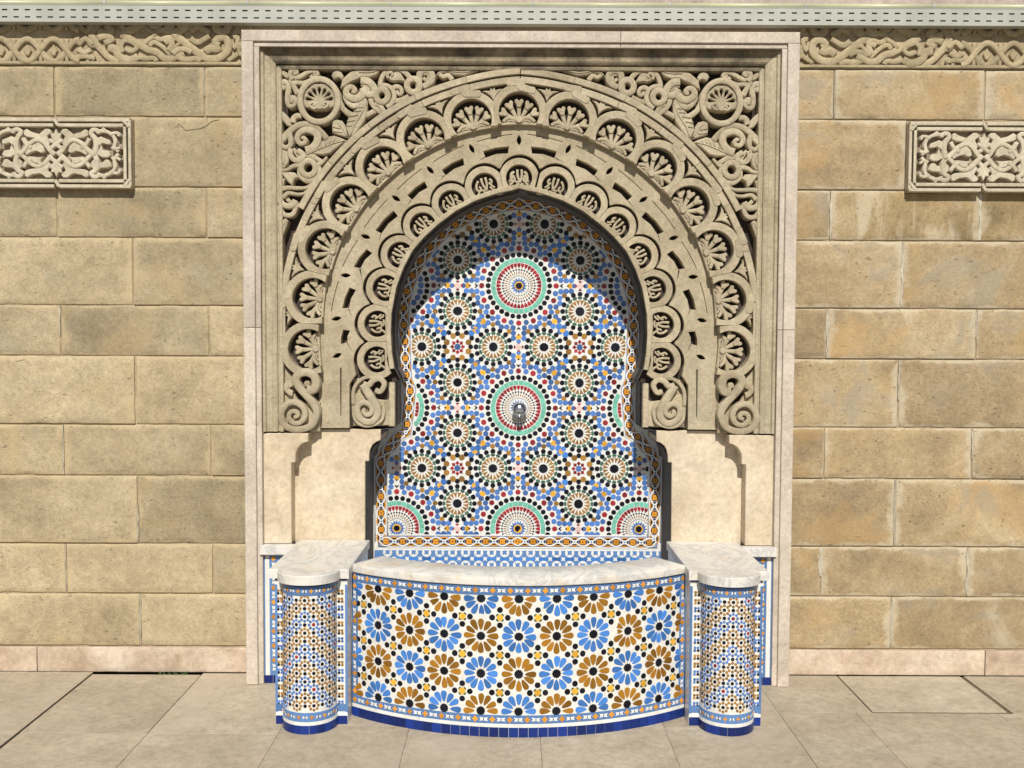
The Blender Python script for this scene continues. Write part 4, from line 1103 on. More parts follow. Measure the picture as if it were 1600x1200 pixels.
def edge_dist(x, y, P):
    b = 9
    for i in range(len(P)):
        a, c = Vector(P[i - 1]), Vector(P[i]); d = c - a; L2 = d.length_squared
        t = 0 if L2 == 0 else max(0, min(1, (Vector((x, y)) - a).dot(d) / L2)); b = min(b, (a + d * t - Vector((x, y))).length)
    return b
T_ = Tiles(mos)
hp = 95.3 * px3                         # half a repeat
cz0 = BZ(446.5, Y3)
TH = 0.0016
disc8 = {r: tpl(ngon(9, r * hp, PI / 9), TH, 0.0005) for r in (0.024, 0.030, 0.0345, 0.037, 0.040, 0.044, 0.047)}
disc8 = {r: tpl(ngon(9, r * 1.14 * hp, PI / 9), TH, 0.0005) for r in disc8}
def put(name, tp, mat, x, z, rot=0.0, r=0.03, single=True, lift=0.0, limit=290):
    if not inside(x, z, clipw): return
    if edge_dist(x, z, clipw) < r * hp * 0.15: return
    T_.put(name, tp, mat, frame((x, Y3 - lift, z), TX, UP, NRM, rot), single, limit)
kite = lambda r0, rm, r1, hw: [(r0 * hp, 0), (rm * hp, -hw * hp), (r1 * hp, 0), (rm * hp, hw * hp)]
wedge = lambda r0, r1, w0, w1: [(r0 * hp, -w0 * hp), (r1 * hp, -w1 * hp), (r1 * hp, w1 * hp), (r0 * hp, w0 * hp)]
def centred(outl):
    cx = sum(p[0] for p in outl) / len(outl); cy = sum(p[1] for p in outl) / len(outl)
    return tpl([(p[0] - cx, p[1] - cy) for p in outl], TH, 0.0004), (cx, cy)
t_turq, c_turq = centred(wedge(.381, .452, .0345, .0415))
t_red, c_red = centred([(.292 * hp, -.006 * hp), (.33 * hp, -.026 * hp), (.368 * hp, -.027 * hp), (.368 * hp, .027 * hp), (.33 * hp, .026 * hp), (.292 * hp, .006 * hp)])
t_dash, c_dash = centred(kite(.175, .215, .245, .010))
t_dot = tpl(ngon(7, .0155 * hp), TH, 0.0003); t_tiny = tpl(ngon(6, .0085 * hp), TH, 0.0003)
t_ray, c_ray = centred(kite(.065, .085, .14, .020))
t_ros = tpl(star(16, .080 * hp, .068 * hp), TH, 0.0005)
t_brk, c_brk = centred([(.092 * hp, 0), (.150 * hp, -.020 * hp), (.196 * hp, -.035 * hp), (.178 * hp, 0), (.196 * hp, .035 * hp), (.150 * hp, .020 * hp)])
t_grn, c_grn = centred([(.196 * hp, -.018 * hp), (.222 * hp, -.040 * hp), (.244 * hp, -.026 * hp), (.236 * hp, 0), (.244 * hp, .026 * hp), (.222 * hp, .040 * hp), (.196 * hp, .018 * hp), (.206 * hp, 0)])
t_ck, c_ck = centred(kite(.05, .085, .125, .034)); t_r8 = tpl(star(8, .047 * hp, .040 * hp), TH, 0.0005)
t_arrow = tpl([(-.03 * hp, 0), (.012 * hp, -.034 * hp), (.03 * hp, -.034 * hp), (.008 * hp, 0), (.03 * hp, .034 * hp), (.012 * hp, .034 * hp)], TH, 0.0004)
t_cen = tpl(ngon(16, .052 * hp), TH + .0004, 0.0005); t_yel = tpl(ngon(16, .071 * hp), TH, 0.0004)
t_pt, c_pt = centred([(.05 * hp, -.012 * hp), (.075 * hp, -.032 * hp), (.082 * hp, 0), (.075 * hp, .032 * hp), (.05 * hp, .012 * hp)])
def radial(tp, c, name, mat, cx, cz, n, ph, single=True, limit=290):
    for i in range(n):
        a = 2 * PI * i / n + ph; r = c[0]
        put(name, tp, mat, cx + math.cos(a) * r, cz + math.sin(a) * r, a, 0.03, single, 0, limit)
BLUE = [(.857, .0865), (.773, .0865), (.686, .093), (.597, .1236), (.672, .1966), (.672, .284), (.608, .343), (.514, .341), (.535, .427), (.604, .5), (.655, .562), (.745, .674)]
def sym(a, b):
    s = set()
    for (p, q) in ((a, b), (b, a)):
        for i in (-1, 1):
            for j in (-1, 1): s.add((round(p * i, 4), round(q * j, 4)))
    return s
for I in range(-1, 2):
    for J in range(-1, 4):
        X0, Z0 = I * 2 * hp, cz0 - J * 2 * hp
        far = J > 2
        # roundel
        cut = (J == 0 and I != 0)
        if cut: radial(disc8[0.044], (.40 * hp, 0), 'blue_tile', 'tile_blue', X0, Z0, 24, 0)
        else: radial(t_turq, c_turq, 'turquoise_tile', 'tile_turquoise', X0, Z0, 32, PI / 32)
        if not cut: radial(t_red, c_red, 'red_wedge_tile', 'tile_red', X0, Z0, 36, 0, False)
        radial(t_dot, (.262 * hp, 0), 'dot', 'tile_black', X0, Z0, 36, 0, False)
        radial(t_dash, c_dash, 'dash', 'tile_brown', X0, Z0, 36, 0, False)
        radial(t_tiny, (.162 * hp, 0), 'dot', 'tile_black', X0, Z0, 36, PI / 36, False)
        radial(t_ray, c_ray, 'ray', 'tile_blue', X0, Z0, 16, 0, False)
        put('yellow_centre_ring', t_yel, 'tile_yellow', X0, Z0, 0, .07)
        put('black_centre_tile', t_cen, 'tile_black', X0, Z0, 0, .05)
        radial(disc8[0.037], (.503 * hp, 0), 'black_tile', 'tile_black', X0, Z0, 32, 0)
        for k_ in range(4):
            for (a, b) in ((.608, 0),):
                c, s_ = math.cos(PI / 2 * k_), math.sin(PI / 2 * k_); put('red_star_tile', t_r8, 'tile_red', X0 + (a * c) * hp, Z0 + a * s_ * hp, 0, .045)
                put('black_arrow_tile', t_arrow, 'tile_black', X0 + .695 * c * hp, Z0 + .695 * s_ * hp, PI / 2 * k_, .03)
                put('yellow_tile', disc8[0.040], 'tile_yellow', X0 + .835 * c * hp, Z0 + .835 * s_ * hp, 0, .04)
                put('blue_tile', disc8[0.0345], 'tile_blue', X0 + .905 * c * hp, Z0 + .905 * s_ * hp, 0, .03)
                put('dot', t_dot, 'tile_black', X0 + .80 * c * hp, Z0 + .80 * s_ * hp, 0, .02, False, .0005)
        for (a, b) in sym(.5685, .239): put('red_star_tile', t_r8, 'tile_red', X0 + a * hp, Z0 + b * hp, .2, .045)
        for (a, b) in sym(.431, .431): put('red_star_tile', t_r8, 'tile_red', X0 + a * hp, Z0 + b * hp, .2, .045)
        for bl in BLUE:
            for (a, b) in sym(*bl): put('blue_tile', disc8[0.040], 'tile_blue', X0 + a * hp, Z0 + b * hp, rnd() * 3, .04)
        for (a, b) in sym(.66, .66) | sym(.775, .775): put('blue_tile', disc8[0.047], 'tile_bright_blue', X0 + a * hp, Z0 + b * hp, rnd(), .045)
        for (a, b) in sym(.503, .503): put('black_tile', disc8[0.037], 'tile_black', X0 + a * hp, Z0 + b * hp, 0, .037)
        for (a, b) in sym(.583, .583) | sym(.715, .715): put('yellow_tile', disc8[0.044], 'tile_yellow', X0 + a * hp, Z0 + b * hp, 0, .04)
        for (a, b) in sym(.745, .157) | sym(.633, .421): put('brown_tile', disc8[0.037], 'tile_brown', X0 + a * hp, Z0 + b * hp, 0, .04)
        for (a, b) in sym(.857, .768): put('black_tile', disc8[0.037], 'tile_black', X0 + a * hp, Z0 + b * hp, 0, .037)
        # pink stars on the mid-edges
        for (a, b) in ((1, 0), (0, 1)):
            put('pink_tile', disc8[0.044], 'tile_pink', X0 + a * hp, Z0 - b * hp, 0, .045)
            radial(t_pt, c_pt, 'petal', 'tile_red', X0 + a * hp, Z0 - b * hp, 4, 0, False)
        # cell centre and the four sixteen-rayed rosettes round it
        Xc, Zc = X0 + hp, Z0 - hp
        put('blue_tile', disc8[0.044], 'tile_blue', Xc, Zc, 0, .04)
        radial(t_ck, c_ck, 'kite', 'tile_red', Xc, Zc, 8, 0, False)
        radial(disc8[0.044], (.193 * hp, 0), 'brown_tile', 'tile_brown', Xc, Zc, 8, PI / 8)
        radial(disc8[0.037], (.215 * hp, 0), 'black_tile', 'tile_black', Xc, Zc, 4, 0)
        for (a, b) in ((0, 1), (0, -1), (1, 0), (-1, 0)):
            xr, zr = Xc + a * .585 * hp, Zc + b * .585 * hp
            put('rosette_centre_tile', t_ros, 'tile_black', xr, zr, 0, .07)
            radial(t_brk, c_brk, 'brown_ray', 'tile_brown', xr, zr, 16, PI / 16, False)
            radial(t_grn, c_grn, 'green_kite', 'tile_green', xr, zr, 16, 0, False)
            radial(disc8[0.037], (.283 * hp, 0), 'black_tile', 'tile_black', xr, zr, 16, 0)
# border
def resample(P, step):
    out = [P[0]]; acc = 0
    tot = sum((Vector(b) - Vector(a)).length for a, b in zip(P, P[1:])); n = max(1, round(tot / step)); st = tot / n
    d = st; out = [(P[0], (Vector(P[1]) - Vector(P[0])).normalized())]
    for a, b in zip(P, P[1:]):
        a, b = Vector(a), Vector(b); L = (b - a).length
        while acc + L >= d - 1e-9:
            t = (d - acc) / L; out.append((tuple(a + (b - a) * t), (b - a).normalized())); d += st
        acc += L
    return out
GL = [(811, 846), (596, 846), (595, 722), (603, 704), (611, 697), (622, 681), (635, 675), (637, 655), (641.5, 607), (635, 592), (633, 550), (633, 522)] + [(811 - 181.5 * math.sin(math.radians(q)), 503 - (181.5 + 3 * max(0, 1 - q / 14)) * math.cos(math.radians(q))) for q in range(88, -1, -4)]
glw = BL(GL, Y3); fn3 = flat(Y3)
for s in (-1, 1):
    f = (lambda z: z) if s < 0 else mir
    m = MB(); m.ribbon(f(glw), 10.4 * px3, 10.4 * px3, 0.0018, -0.002, fn3, 'tile_lavender', sub=1, dome=0.0); m.build('border_ground', mos)
    for d in (9.7, -9.7):
        pts = offs(glw[1:], d * px3); m = MB(); m.ribbon(f(pts), 0.95 * px3, 0.95 * px3, 0.0030, -0.001, fn3, 'tile_white', sub=1, dome=0.0); m.build('white_line', mos)
    for d in (9.7, -9.7):
        zz = glw[0][1] - d * px3; m = MB(); a = sorted((0, f([(glw[1][0] + (d if d < 0 else d) * px3, 0)])[0][0]))
        m.plate([(a[0], zz - .95 * px3), (a[1], zz - .95 * px3), (a[1], zz + .95 * px3), (a[0], zz + .95 * px3)], 0.0030, -0.001, fn3, 'tile_white'); m.build('white_line', mos)
t_ring = tpl(ngon(18, 7.6 * px3), .0034, .0004, .001, holes=[ngon(18, 5.2 * px3)])
t_od = tpl(ngon(12, 4.2 * px3), .0036, .0005, .001); t_wd = tpl(ngon(12, 3.3 * px3), .0036, .0005, .001); t_bk = tpl(ngon(14, 5.3 * px3), .0029, .0002, .001)
t_ring2 = tpl(ngon(18, 7.2 * px3), .0031, .0004, .001, holes=[ngon(18, 5.0 * px3)]); t_sm = tpl(ngon(8, 1.4 * px3), .0040, .0003, .001)
RS = resample(glw, 13.1 * px3); SUBN = 6
fine_ = resample(glw, 13.1 * px3 / SUBN)
NP = len(RS) - 1
t_ck2 = tpl(ngon(16, 5.9 * px3), .0027, .0002, .001)
for s in (-1, 1):
    f = (lambda z: z) if s < 0 else mir
    for nm, mat, ph, hh in (('white_strand', 'tile_white', 0, .0036), ('orange_strand', 'tile_orange', PI / 2, .0033)):
        for sg in (-1, 1):
            pts = []
            for k_, (p, d) in enumerate(fine_):
                tt = k_ / (len(fine_) - 1) * NP
                a = sg * 6.6 * px3 * math.cos(PI / 2 * tt + ph)
                pts.append((p[0] - d[1] * a, p[1] + d[0] * a))
            m = MB(); m.ribbon(f(pts), 1.15 * px3, 1.15 * px3, hh + (.0002 if sg > 0 else 0), .001, fn3, mat, sub=1, dome=0.12); m.build(nm, mos)
for i, (p, d) in enumerate(RS):
    for s in ((-1, 1) if abs(p[0]) > 0.004 else (-1,)):
        x = p[0] if s < 0 else -p[0]
        M = frame((x, Y3, p[1]), TX, UP, NRM, rnd())
        T_.put('d', t_ck2, 'tile_black', M, False)
        if i % 2 == 0: T_.put('orange_disc_tile', t_od, 'tile_orange', M); T_.put('d', t_sm, 'tile_brown', M, False)
        else: T_.put('white_disc_tile', t_wd, 'tile_white', M); T_.put('d', t_sm, 'tile_blue', M, False)
# blue and white band under the border
zb1 = BZ(860.5, Y3); zb0 = BZ(915, Y3); xb_ = -BX(583, Y3, 860)
m = MB(); m.box(-xb_, xb_, Y3 - 0.0012, Y3 + .001, zb0, zb1, 'tile_band_blue'); m.build('blue_band', mos)
t_lv = tpl([(0, -5.2 * px3), (1.7 * px3, -2.6 * px3), (2.2 * px3, 0), (1.7 * px3, 2.6 * px3), (0, 5.2 * px3), (-1.7 * px3, 2.6 * px3), (-2.2 * px3, 0), (-1.7 * px3, -2.6 * px3)], .0026, .0003, .0005)
t_s4 = tpl(star(4, 4.6 * px3, 2.1 * px3, PI / 4), .0026, .0004, .0005)
t_bb = tpl([(-5.5 * px3, -3.2 * px3), (0, -2.2 * px3), (5.5 * px3, -3.2 * px3), (6.4 * px3, 0), (5.5 * px3, 3.2 * px3), (0, 2.2 * px3), (-5.5 * px3, 3.2 * px3), (-6.4 * px3, 0)], .0024, .0004, .0005)
g = 10.25 * px3
for i in range(-21, 22):
    for j in range(5):
        x = i * g; z = zb1 - (3.5 + j * 9.6) * px3
        if z < zb0: continue
        if j % 2 == 0: T_.put('white_leaf_tile', t_lv, 'tile_white', frame((x + g / 2, Y3, z), TX, UP, NRM, 0), False)
        else:
            if i % 2: T_.put('white_star_tile', t_s4, 'tile_white', frame((x, Y3, z), TX, UP, NRM, 0), True)
            else: T_.put('blue_barrel_tile', t_bb, 'tile_bright_blue', frame((x, Y3, z), TX, UP, NRM, 0), True)
        if i % 2 == 0: T_.put('w', t_lv, 'tile_white', frame((x, Y3, z - 4.8 * px3), TX, UP, NRM, PI / 2), False)
T_.finish()
for s in (-1, 1):     # marble slips closing the mosaic's sides
    a = BX(583, Y3, 840); b = BX(585.5, Y3, 840)
    aa, bb = (a, b) if s < 0 else (-b, -a)
    m = MB(); m.box(aa, bb, Y3 - 0.012, Y3 + 0.01, 0.35, BZ(804, Y3), 'white_marble', bev=0.001); m.build('marble_slip', mos)

# ================================================================== BASIN
HC, SAG0 = 0.722, 0.236
YBc = -0.604; RB_ = (HC ** 2 + SAG0 ** 2) / (2 * SAG0)
def cyl(s, z, h):
    """basin front: s along the arc from the middle, h outwards"""
    a = s / RB_; r = RB_ + h
    return (r * math.sin(a), YBc + RB_ - r * math.cos(a), z)
def cframe(s, z, h=0.0, rot=0.0):
    a = s / RB_; o = cyl(s, z, h)
    return frame(o, (math.cos(a), math.sin(a), 0), UP, (math.sin(a), -math.cos(a), 0), rot)
SM = RB_ * math.asin(HC / RB_)
bas = thing('tiled_fountain_basin', 'bow fronted basin covered in blue and ochre flower mosaic with white marble rim', 'basin', (0, -0.3, 0))
nseg = 48
def arc_slab(mb, s0, s1, z0, z1, hf, hb, mat, n=nseg):
    V = []; Fc = []
    for i in range(n + 1):
        s = s0 + (s1 - s0) * i / n
        V += [cyl(s, z0, hb), cyl(s, z0, hf), cyl(s, z1, hf), cyl(s, z1, hb)]
    for i in range(n):
        a, b = i * 4, i * 4 + 4
        for j in range(4): Fc.append((a + j, b + j, b + (j + 1) % 4, a + (j + 1) % 4))
    Fc.append((3, 2, 1, 0)); Fc.append((n * 4, n * 4 + 1, n * 4 + 2, n * 4 + 3))
    return mb.add(V, Fc, mat)
m = MB(); arc_slab(m, -SM, SM, 0.0, 0.631, 0.0, -0.10, 'basin_ground'); m.build('front_wall', bas)
m = MB(); m.box(-HC, HC, -0.34, Y3 - 0.001, 0.18, 0.22, 'white_marble'); m.build('basin_floor', bas)
# rim: slab with rounded front edge
V = []; Fc = []
prof = [(-0.195, 0.632), (0.006, 0.632), (0.012, 0.635), (0.0135, 0.648), (0.012, 0.661), (0.006, 0.666), (-0.188, 0.667), (-0.195, 0.663)]
n = 60; Kp = len(prof)
SR = SM * 1.001
for i in range(n + 1):
    s = -SR + 2 * SR * i / n
    wob = 0.0015 * noise.noise(Vector((s * 6, 1, 0))) + 0.001 * noise.noise(Vector((s * 25, 2, 0)))
    for (h, z) in prof:
        x, y, zz = cyl(s, z, h + (wob if h > 0 else 0)); V.append((max(-HC + .002, min(HC - .002, x)), y, zz + 0.0008 * noise.noise(Vector((s * 9, h * 9, z * 9)))))
for i in range(n):
    for j in range(Kp):
        a, b = i * Kp + j, i * Kp + (j + 1) % Kp; c, d = a + Kp, b + Kp; Fc.append((a, c, d, b))
Fc.append(tuple(range(Kp))); Fc.append(tuple(n * Kp + j for j in reversed(range(Kp))))
m = MB(); m.add(V, Fc, 'rim_marble', True); m.s[-1] = m.s[-2] = False
rimo = m.build('marble_rim', bas)
md = rimo.modifiers.new('split', 'EDGE_SPLIT'); md.split_angle = math.radians(40)
TB = Tiles(bas)
per = 0.1565
ZR = [0.577, 0.4205, 0.264, 0.1075]
def petal_(k): return [(x * per, y * per) for x, y in [(.158, 0), (.215, -.044), (.30, -.069), (.365, -.081), (.42, -.075), (.452, -.042), (.462, 0), (.452, .042), (.42, .075), (.365, .081), (.30, .069), (.215, .044)] if x < k]
t_pet = tpl(petal_(9), .0018, .0006)
t_petS = tpl([q for q in petal_(.37)][:1] + [(.215 * per, -.044 * per), (.30 * per, -.069 * per), (.365 * per, -.078 * per), (.39 * per, 0), (.365 * per, .078 * per), (.30 * per, .069 * per), (.215 * per, .044 * per)], .0018, .0006)
t_c12 = tpl(star(12, .126 * per, .104 * per), .0018, .0006)
t_oct = tpl(ngon(8, .092 * per, PI / 8), .0018, .0006); t_bd = tpl(ngon(10, .079 * per), .0018, .0006)
t_gr = tpl([(-.045 * per, -.012 * per), (.045 * per, -.012 * per), (.03 * per, .024 * per), (-.03 * per, .024 * per)], .0018, .0004)
ZLO, ZHI = 0.0915, 0.5915; SF = SM - 0.033
def field_ok(s, z, m_=0.0): return abs(s) < SF - m_ and ZLO + m_ < z < ZHI - m_
order = [1, 2, 0, 3]
for j in order:
    for i in range(-5, 6):
        s, z = i * per, ZR[j]
        colr = 'tile_bright_blue' if (i + j) % 2 else 'tile_ochre'
        nm = 'blue_petal_tile' if (i + j) % 2 else 'ochre_petal_tile'
        if field_ok(s, z, -0.002): TB.put('flower_centre_tile', t_c12, 'tile_black', cframe(s, z))
        for q in range(12):
            a = q * PI / 6; ps, pz = s + math.cos(a) * .33 * per, z + math.sin(a) * .33 * per
            tip = (s + math.cos(a) * .46 * per, z + math.sin(a) * .46 * per)
            if not field_ok(ps, pz, 0.0): continue
            full_ = field_ok(*tip, -0.001)
            # each piece rests on the curved face at its own middle
            an = ps / RB_
            TBm = cframe(ps, pz, 0, a) @ Matrix.Translation((-.33 * per, 0, 0))
            TB.put(nm, t_pet if full_ else t_petS, colr, TBm)
for i in range(-5, 5):
    for j in range(3):
        s = (i + .5) * per; z = (ZR[j] + ZR[j + 1]) / 2
        if not field_ok(s, z): continue
        TB.put('yellow_octagon_tile', t_oct, 'tile_yellow', cframe(s, z))
        for q in range(4):
            a = q * PI / 2
            ds, dz = s + math.cos(a) * .205 * per, z + math.sin(a) * .205 * per
            if field_ok(ds, dz, 0.003): TB.put('black_tile', t_bd, 'tile_black', cframe(ds, dz))
            a += PI / 4; TB.put('g', t_gr, 'tile_green', cframe(s + math.cos(a) * .10 * per, z + math.sin(a) * .10 * per, 0, a - PI / 2), False)
# borders
def bstrip(name, mat, s0, s1, z0, z1, hf):
    m = MB(); arc_slab(m, s0, s1, z0, z1, hf, -0.001, mat, max(1, int(abs(s1 - s0) / .03))); m.build(name, bas)
for (z0, z1) in ((0.5915, 0.6305), (0.0565, 0.0915)): bstrip('border_band', 'tile_band_blue', -SM, SM, z0, z1, .0018)
for s in (-1, 1): bstrip('border_band', 'tile_band_blue', s * SM, s * SF, 0.0915, 0.5915, .0018)
t_x = tpl(star(4, .0145, .0084), .0034, .0006, .001)
t_bow = tpl([(-.0185, -.0082), (-.005, -.0058), (.005, -.0058), (.0185, -.0082), (.0135, 0), (.0185, .0082), (.005, .0058), (-.005, .0058), (-.0185, .0082), (-.0135, 0)], .0032, .0005, .001)
t_bs = tpl([(-.002, -.0042), (.002, -.0042), (.002, .0042), (-.002, .0042)], .0036, .0002, .001)
def chain(T, pts, fr):
    for q, (s, z, vert) in enumerate(pts):
        M = fr(s, z, 0, PI / 2 if vert else 0)
        if q % 2 == 0: T.put('orange_cross_tile', t_x, 'tile_orange', M)
        else: T.put('white_bow_tile', t_bow, 'tile_white', M); T.put('b', t_bs, 'tile_black', M, False)
nb = 42
for z in (0.611, 0.0735): chain(TB, [(-SM + .016 + (2 * SM - .032) * i / nb, z, False) for i in range(nb + 1)], cframe)
for s in (-1, 1): chain(TB, [(s * (SM - .016), 0.611 - (0.5375) * i / 14, True) for i in range(1, 14)], cframe)
# base courses
nw = 22
for i in range(nw):
    a, b = -SM + 2 * SM * i / nw, -SM + 2 * SM * (i + 1) / nw
    m = MB(); arc_slab(m, a + .0006, b - .0006, .0405, .0558, .0022, -.001, 'tile_white', 2); m.build('white_base_tile', bas)
nw = 38
for i in range(nw):
    a, b = -SM + 2 * SM * i / nw, -SM + 2 * SM * (i + 1) / nw
    m = MB(); arc_slab(m, a + .0007, b - .0007, .0005, .0397, .003 + random.uniform(-.0005, .0005), -.001, 'tile_navy', 2); m.build('navy_base_tile', bas)
TB.finish()

# ================================================================== PEDESTALS
def pedestal(sgn):
    x0, x1 = -1.033, -0.726
    yf = -0.470; R = 0.114
    xc = -0.884
    side = 'left' if sgn < 0 else 'right'
    t = thing('tiled_pedestal', 'half round star mosaic pedestal with marble top, on the side of the ' + ('greyish' if sgn < 0 else 'ochre stained') + ' blocks', 'pedestal', (sgn * -xc * -1 if sgn < 0 else -xc, -0.25, 0), 'pedestals flanking the basin')
    mx = (lambda x: x) if sgn < 0 else (lambda x: -x)
    def pt(x, y, z): return (mx(x), y, z)
    m = MB()
    a, b = sorted((mx(x0), mx(x1))); m.box(a, b, yf, Y2P - .001, 0.0, 0.628, 'basin_ground'); m.build('core', t)
    m = MB(); V = []; Fc = []; n = 28
    for i in range(n + 1):
        an = PI * i / n; x, y = xc - R * math.cos(an), yf - R * math.sin(an) + 0.0
        V += [pt(x, y, 0.0), pt(x, y, 0.628)]
    for i in range(n): Fc.append((2 * i, 2 * i + 2, 2 * i + 3, 2 * i + 1))
    m.add(V, Fc, 'basin_ground', True); m.build('half_round_shaft', t)
    # unrolled path: flange, half cylinder, flange
    def hc(s, z, h=0.0, rot=0.0):
        an = PI / 2 + s / R
        x, y = xc - (R + h) * math.cos(an), yf - (R + h) * math.sin(an)
        tn = (math.sin(an), -math.cos(an), 0); nr = (-math.cos(an), -math.sin(an), 0)
        if sgn > 0: x, tn, nr = -x, (-tn[0], tn[1], 0), (-nr[0], nr[1], 0)
        return frame((x, y, z), tn, UP, nr, rot)
    TP = Tiles(t)
    per = 0.0366; z_top, z_bot = 0.578, 0.094
    pd = tpl(ngon(7, .0063), .0014, .0003); pc = tpl(ngon(10, .0074), .0014, .0003); bd_ = tpl(ngon(9, .0078), .0014, .0003)
    half_s = PI / 2 * R
    rows = int((z_top - z_bot) / per) + 1
    for j in range(0, 15):
        z = 0.5615 - (j - 0) * per * 0.93 + 0.0
        if z < z_bot - .004: continue
        for i in range(-5, 6):
            s = i * per * 0.985
            if abs(s) > half_s - .004: continue
            if (i + j) % 2: TP.put('b', bd_, 'tile_black', hc(s, z), False); continue
            brown = ((j - abs(i)) % 4) == 0
            TP.put('c', pc, 'tile_black' if brown else 'tile_red' if rnd() < .25 else 'tile_black', hc(s, z), False)
            for q in range(8):
                a = q * PI / 4; ss, zz = s + math.cos(a) * .0183, z + math.sin(a) * .0183
                if abs(ss) > half_s - .002 or zz > z_top + .004 or zz < z_bot - .004: continue
                TP.put('p', pd, 'tile_brown' if brown else 'tile_blue', hc(ss, zz), False)
    def fl(xx, z, h=0.0, rot=0.0): return frame((mx(xx), yf - h, z), TX, UP, NRM, rot)
    for xx in (xc - R - .0145, xc + R + .0145):
        for j in range(15):
            z = 0.5615 - j * per * 0.93
            for q, (dx, dz) in enumerate(((-.007, 0), (.007, 0), (-.0065, .012), (.0065, .012))):
                TP.put('p', pd, ('tile_brown', 'tile_blue')[(j // 2) % 2] if q else 'tile_black', fl(xx + dx, z + dz), False)
    # blue edge strips, borders
    m = MB()
    for xx, w_ in ((x0 + .005, .005), (x1 - .005, .005)):
        a, b = sorted((mx(xx - w_), mx(xx + w_))); m.box(a, b, yf - .002, yf + .001, .045, .60, 'tile_band_blue')
    m.build('edge_strip', t)
    def hring(name, mat, z0, z1, h, n=24):
        m = MB(); V = []; Fc = []
        for i in range(n + 1):
            s = -half_s + 2 * half_s * i / n; A = hc(s, z0, h); C = hc(s, z1, h); D = hc(s, z0, 0); E = hc(s, z1, 0)
            V += [tuple(A.translation), tuple(C.translation), tuple(D.translation), tuple(E.translation)]
        for i in range(n):
            a, b = 4 * i, 4 * i + 4; Fc += [(a, b, b + 1, a + 1), (a + 1, b + 1, b + 3, a + 3), (a, a + 2, b + 2, b)]
        m.add(V, Fc, mat, False); m.build(name, t)
    hring('top_band', 'tile_band_blue', .580, .618, .0016); hring('bottom_band', 'tile_band_blue', .052, .090, .0016)
    hring('navy_band', 'tile_navy', .6185, .6285, .0022)
    sx = 0.66
    tx = tpl([(x * .9, y * .9) for x, y in star(4, .0115, .0062)], .0030, .0005, .001); tb = tpl([(x * .8, y * .9) for x, y in [(-.0145, -.0062), (-.004, -.0042), (.004, -.0042), (.0145, -.0062), (.0105, 0), (.0145, .0062), (.004, .0042), (-.004, .0042), (-.0145, .0062), (-.0105, 0)]], .0028, .0004, .001)
    for z in (.599, .071):
        for i in range(-6, 7):
            s = (i + (.5 if i < 0 else .5) * 0 ) * half_s / 6.6
            if (i + 6) % 2 == 1: TP.put('orange_cross_tile', tx, 'tile_orange', hc(s, z))
            else: TP.put('white_bow_tile', tb, 'tile_white', hc(s, z)); TP.put('b', t_bs, 'tile_black', hc(s, z), False)
    nn = 11
    for i in range(nn):
        for nm, mat, z0, z1, h in (('white_base_tile', 'tile_white', .0365, .0515, .0022), ('navy_base_tile', 'tile_navy', .0005, .0358, .0032)):
            s0, s1 = -half_s + 2 * half_s * i / nn + .0006, -half_s + 2 * half_s * (i + 1) / nn - .0006
            V = []; 
            for s in (s0, (s0 + s1) / 2, s1):
                for (z, hh) in ((z0, 0), (z0, h), (z1, h), (z1, 0)): V.append(tuple(hc(s, z, hh).translation))
            Fc = [(a + j, a + 4 + j, a + 4 + (j + 1) % 4, a + (j + 1) % 4) for a in (0, 4) for j in range(4)] + [(0, 1, 2, 3), (8, 9, 10, 11)]
            m = MB(); m.add(V, Fc, mat); m.build(nm, t)
    for (xa, xb2) in ((x0, xc - R), (xc + R, x1)):
        a, b = sorted((mx(xa), mx(xb2)))
        for nm, mat, z0, z1 in (('white_base_tile', 'tile_white', .0365, .0515), ('navy_base_tile', 'tile_navy', .0005, .0358), ('navy_band', 'tile_navy', .6185, .6285)):
            m = MB(); m.box(a + .001, b - .001, yf - .003, yf + .001, z0, z1, mat, bev=.0005); m.build(nm, t)
        m = MB(); m.box(a + .002, b - .002, yf - .0024, yf + .001, .056, .086, 'tile_band_blue'); m.build('bottom_band', t)
    TP.finish()
    # marble cap
    cap = [(-1.056, Y2P - .001), (-1.056, -0.488)] + [(xc - .131 * math.cos(PI * i / 20), -0.488 - .122 * math.sin(PI * i / 20)) for i in range(21)] + [(-0.717, -0.488), (-0.717, Y2P - .001)]
    m = MB(); m.plate([(mx(x), y) for x, y in cap], 0.668, 0.6295, lambda u, v, h: (u, v, h), 'white_marble', bev=0.003); m.build('marble_cap', t)
    # tiled dado strip between pedestal and frame
    d = thing('tiled_dado_strip', 'narrow blue and white tiled dado strip on the side of the ' + ('greyish' if sgn < 0 else 'ochre stained') + ' blocks', 'tile strip', (mx(-1.13), 0.05, 0), 'dado strips beside the marble frame')
    yd = 0.03
    xa, xe = BX(407, yd, 960), -0.95
    for nm, mat, p0, p1, h in (('tile_bed', 'basin_ground', 407, None, 0), ('blue_edge', 'tile_band_blue', 409, 414.5, .002), ('white_strip', 'tile_white', 415, 421, .002), ('blue_ground', 'tile_band_blue', 421.6, None, .002)):
        xs0 = BX(p0, yd, 960); xs1 = xe if p1 is None else BX(p1, yd, 960)
        a, b = sorted((mx(xs0), mx(xs1)))
        m = MB(); m.box(a, b, yd - h, yd + (.06 if h == 0 else .001), 0.0 if h == 0 else .038, .618 if h == 0 else .612, mat); m.build(nm, d)
    TD = Tiles(d)
